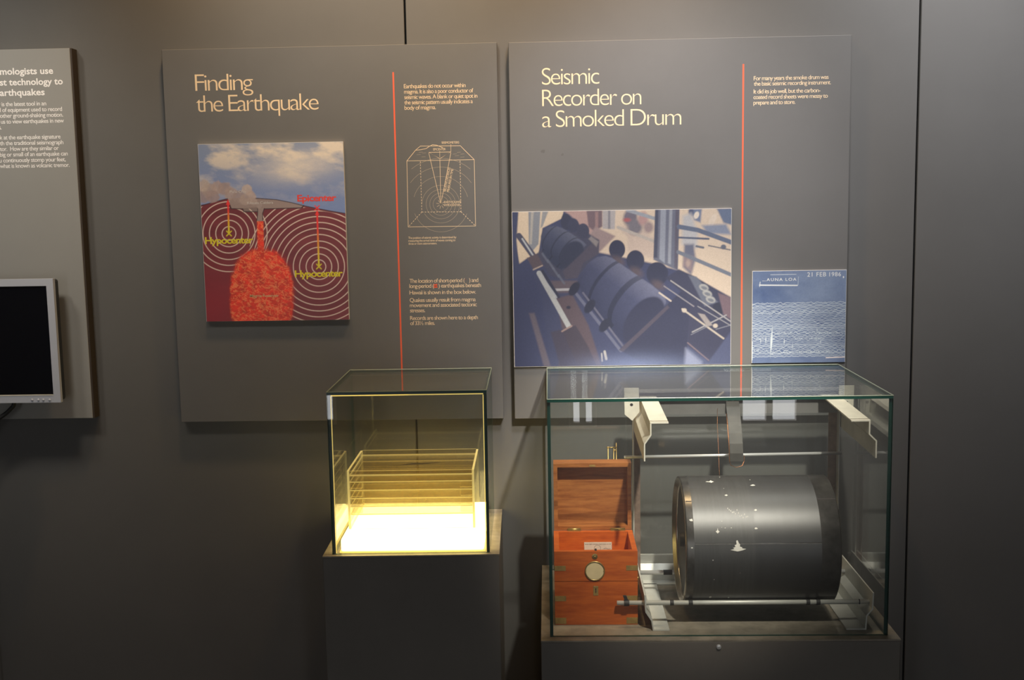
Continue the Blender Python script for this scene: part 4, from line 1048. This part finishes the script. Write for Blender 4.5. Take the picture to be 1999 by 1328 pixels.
def arc_sheet(name, x0, x1, a0, a1, r, m, parent, seg=120):
    """sheet wrapped round the drum; angle 0 faces the viewer, 90 is the top"""
    bm = bmesh.new(); A = []; B = []
    for k in range(seg+1):
        a = math.radians(a0+(a1-a0)*k/seg); y = DY-r*math.cos(a); z = DZ+r*math.sin(a)
        A.append(bm.verts.new((x0, y, z))); B.append(bm.verts.new((x1, y, z)))
    for k in range(seg): bm.faces.new((A[k], A[k+1], B[k+1], B[k]))
    return finish(bm, name, m, parent, smooth=True)
SA = 13.0   # angle of the paper joint
arc_sheet('smoked_sheet', 0.384, 0.5075, SA-359.2, SA, DR+0.0004, M['sheet'], dm)
arc_sheet('smoked_sheet', 0.2690, 0.384, SA-359.2, SA, DR+0.0004, M['sheet_traced'], dm)
arc_sheet('sheet_joint', 0.2695, 0.507, SA-0.12, SA+0.12, DR+0.0007, M['joint'], dm, 2)
arc_sheet('shell_joint', 0.508, 0.5430, 52.6, 53.6, DR+0.0003, M['black_ink'], dm, 2)
arc_sheet('shell_joint', 0.2575, 0.2685, 51.6, 52.4, DR+0.0003, M['black_ink'], dm, 2)
def on_drum(px_, py_):
    """point of the drum surface seen at a measured place"""
    d = CF + CR*((px_-999.5)/FPX) - CU*((py_-664.0)/FPX); o_ = Vector((0, -2.5, H))
    a_ = d.y**2+d.z**2; b_ = 2*((o_.y-DY)*d.y+(o_.z-DZ)*d.z); c_ = (o_.y-DY)**2+(o_.z-DZ)**2-(DR+0.0007)**2
    t_ = (-b_-math.sqrt(max(0, b_*b_-4*a_*c_)))/(2*a_); p_ = o_+d*t_
    return p_.x, math.degrees(math.atan2(p_.z-DZ, -(p_.y-DY)))
def scratch(outline):
    """outline in measured places -> small flake lying on the drum surface"""
    q_ = [on_drum(*p_) for p_ in outline]; r = DR+0.0008; bm = bmesh.new(); vs = []
    for x_, a in q_:
        a = math.radians(a); vs.append(bm.verts.new((x_, DY-r*math.cos(a), DZ+r*math.sin(a))))
    bm.faces.new(vs); bmesh.ops.triangulate(bm, faces=bm.faces)
    finish(bm, 'scratch', M['scratch'], dm)
scratch([(1426, 1074), (1434, 1072), (1431, 1070), (1436, 1068), (1434, 1065), (1438, 1063), (1437, 1056), (1440, 1055), (1442, 1060), (1445, 1064), (1444, 1067), (1449, 1069), (1449, 1071), (1457, 1072), (1449, 1075), (1440, 1077)])
scratch([(1397, 1038), (1400, 1036), (1401, 1031), (1402, 1036), (1405, 1038), (1401, 1042)])
scratch([(1377, 941), (1380, 940), (1383, 940.4), (1385.5, 939.6), (1387, 937.6), (1389, 939.2), (1394, 941), (1390, 942), (1388.5, 943.4), (1387, 942), (1383, 941.6)])
scratch([(1464, 948), (1470, 946), (1475, 948), (1469, 949)])
scratch([(1414, 967), (1418, 965.5), (1421, 967), (1418, 969)])
scratch([(1345, 1015), (1351, 1013), (1353, 1018), (1348, 1018)])
for x_, y_, s_ in ((1415.5, 1031, 1.4), (1427.5, 1031, 1.4), (1409, 1030, 0.8), (1392, 1094, 1.5), (1394, 1132, 1.2), (1409, 1018, 0.9), (1464, 937, 1.2), (1413, 954, 1.0), (1430, 925.5, 1.6), (1405, 932, 1.0), (1422, 1167, 2.0), (1387, 1166, 3.0), (1475, 996, 3.2), (1476, 1032, 3.4), (1351, 1070, 2.4), (1445, 1119, 0.8)):
    scratch([(x_+s_*math.cos(a_)*random.uniform(0.6, 1.1), y_+0.62*s_*math.sin(a_)*random.uniform(0.6, 1.1)) for a_ in np.linspace(0, 2*math.pi, 9)[:-1]])
rs_ = random.Random(5)
for k in range(14):   # fine scraped streaks
    x_, y_ = 1420+k*3.0, 990+k*1.5+rs_.uniform(-4, 6); scratch([(x_, y_), (x_+0.8, y_-1.2), (x_+1.2, y_+2.2), (x_+0.2, y_+2.0)])

for o in bpy.data.objects:
    if '_base' in o: del o['_base']
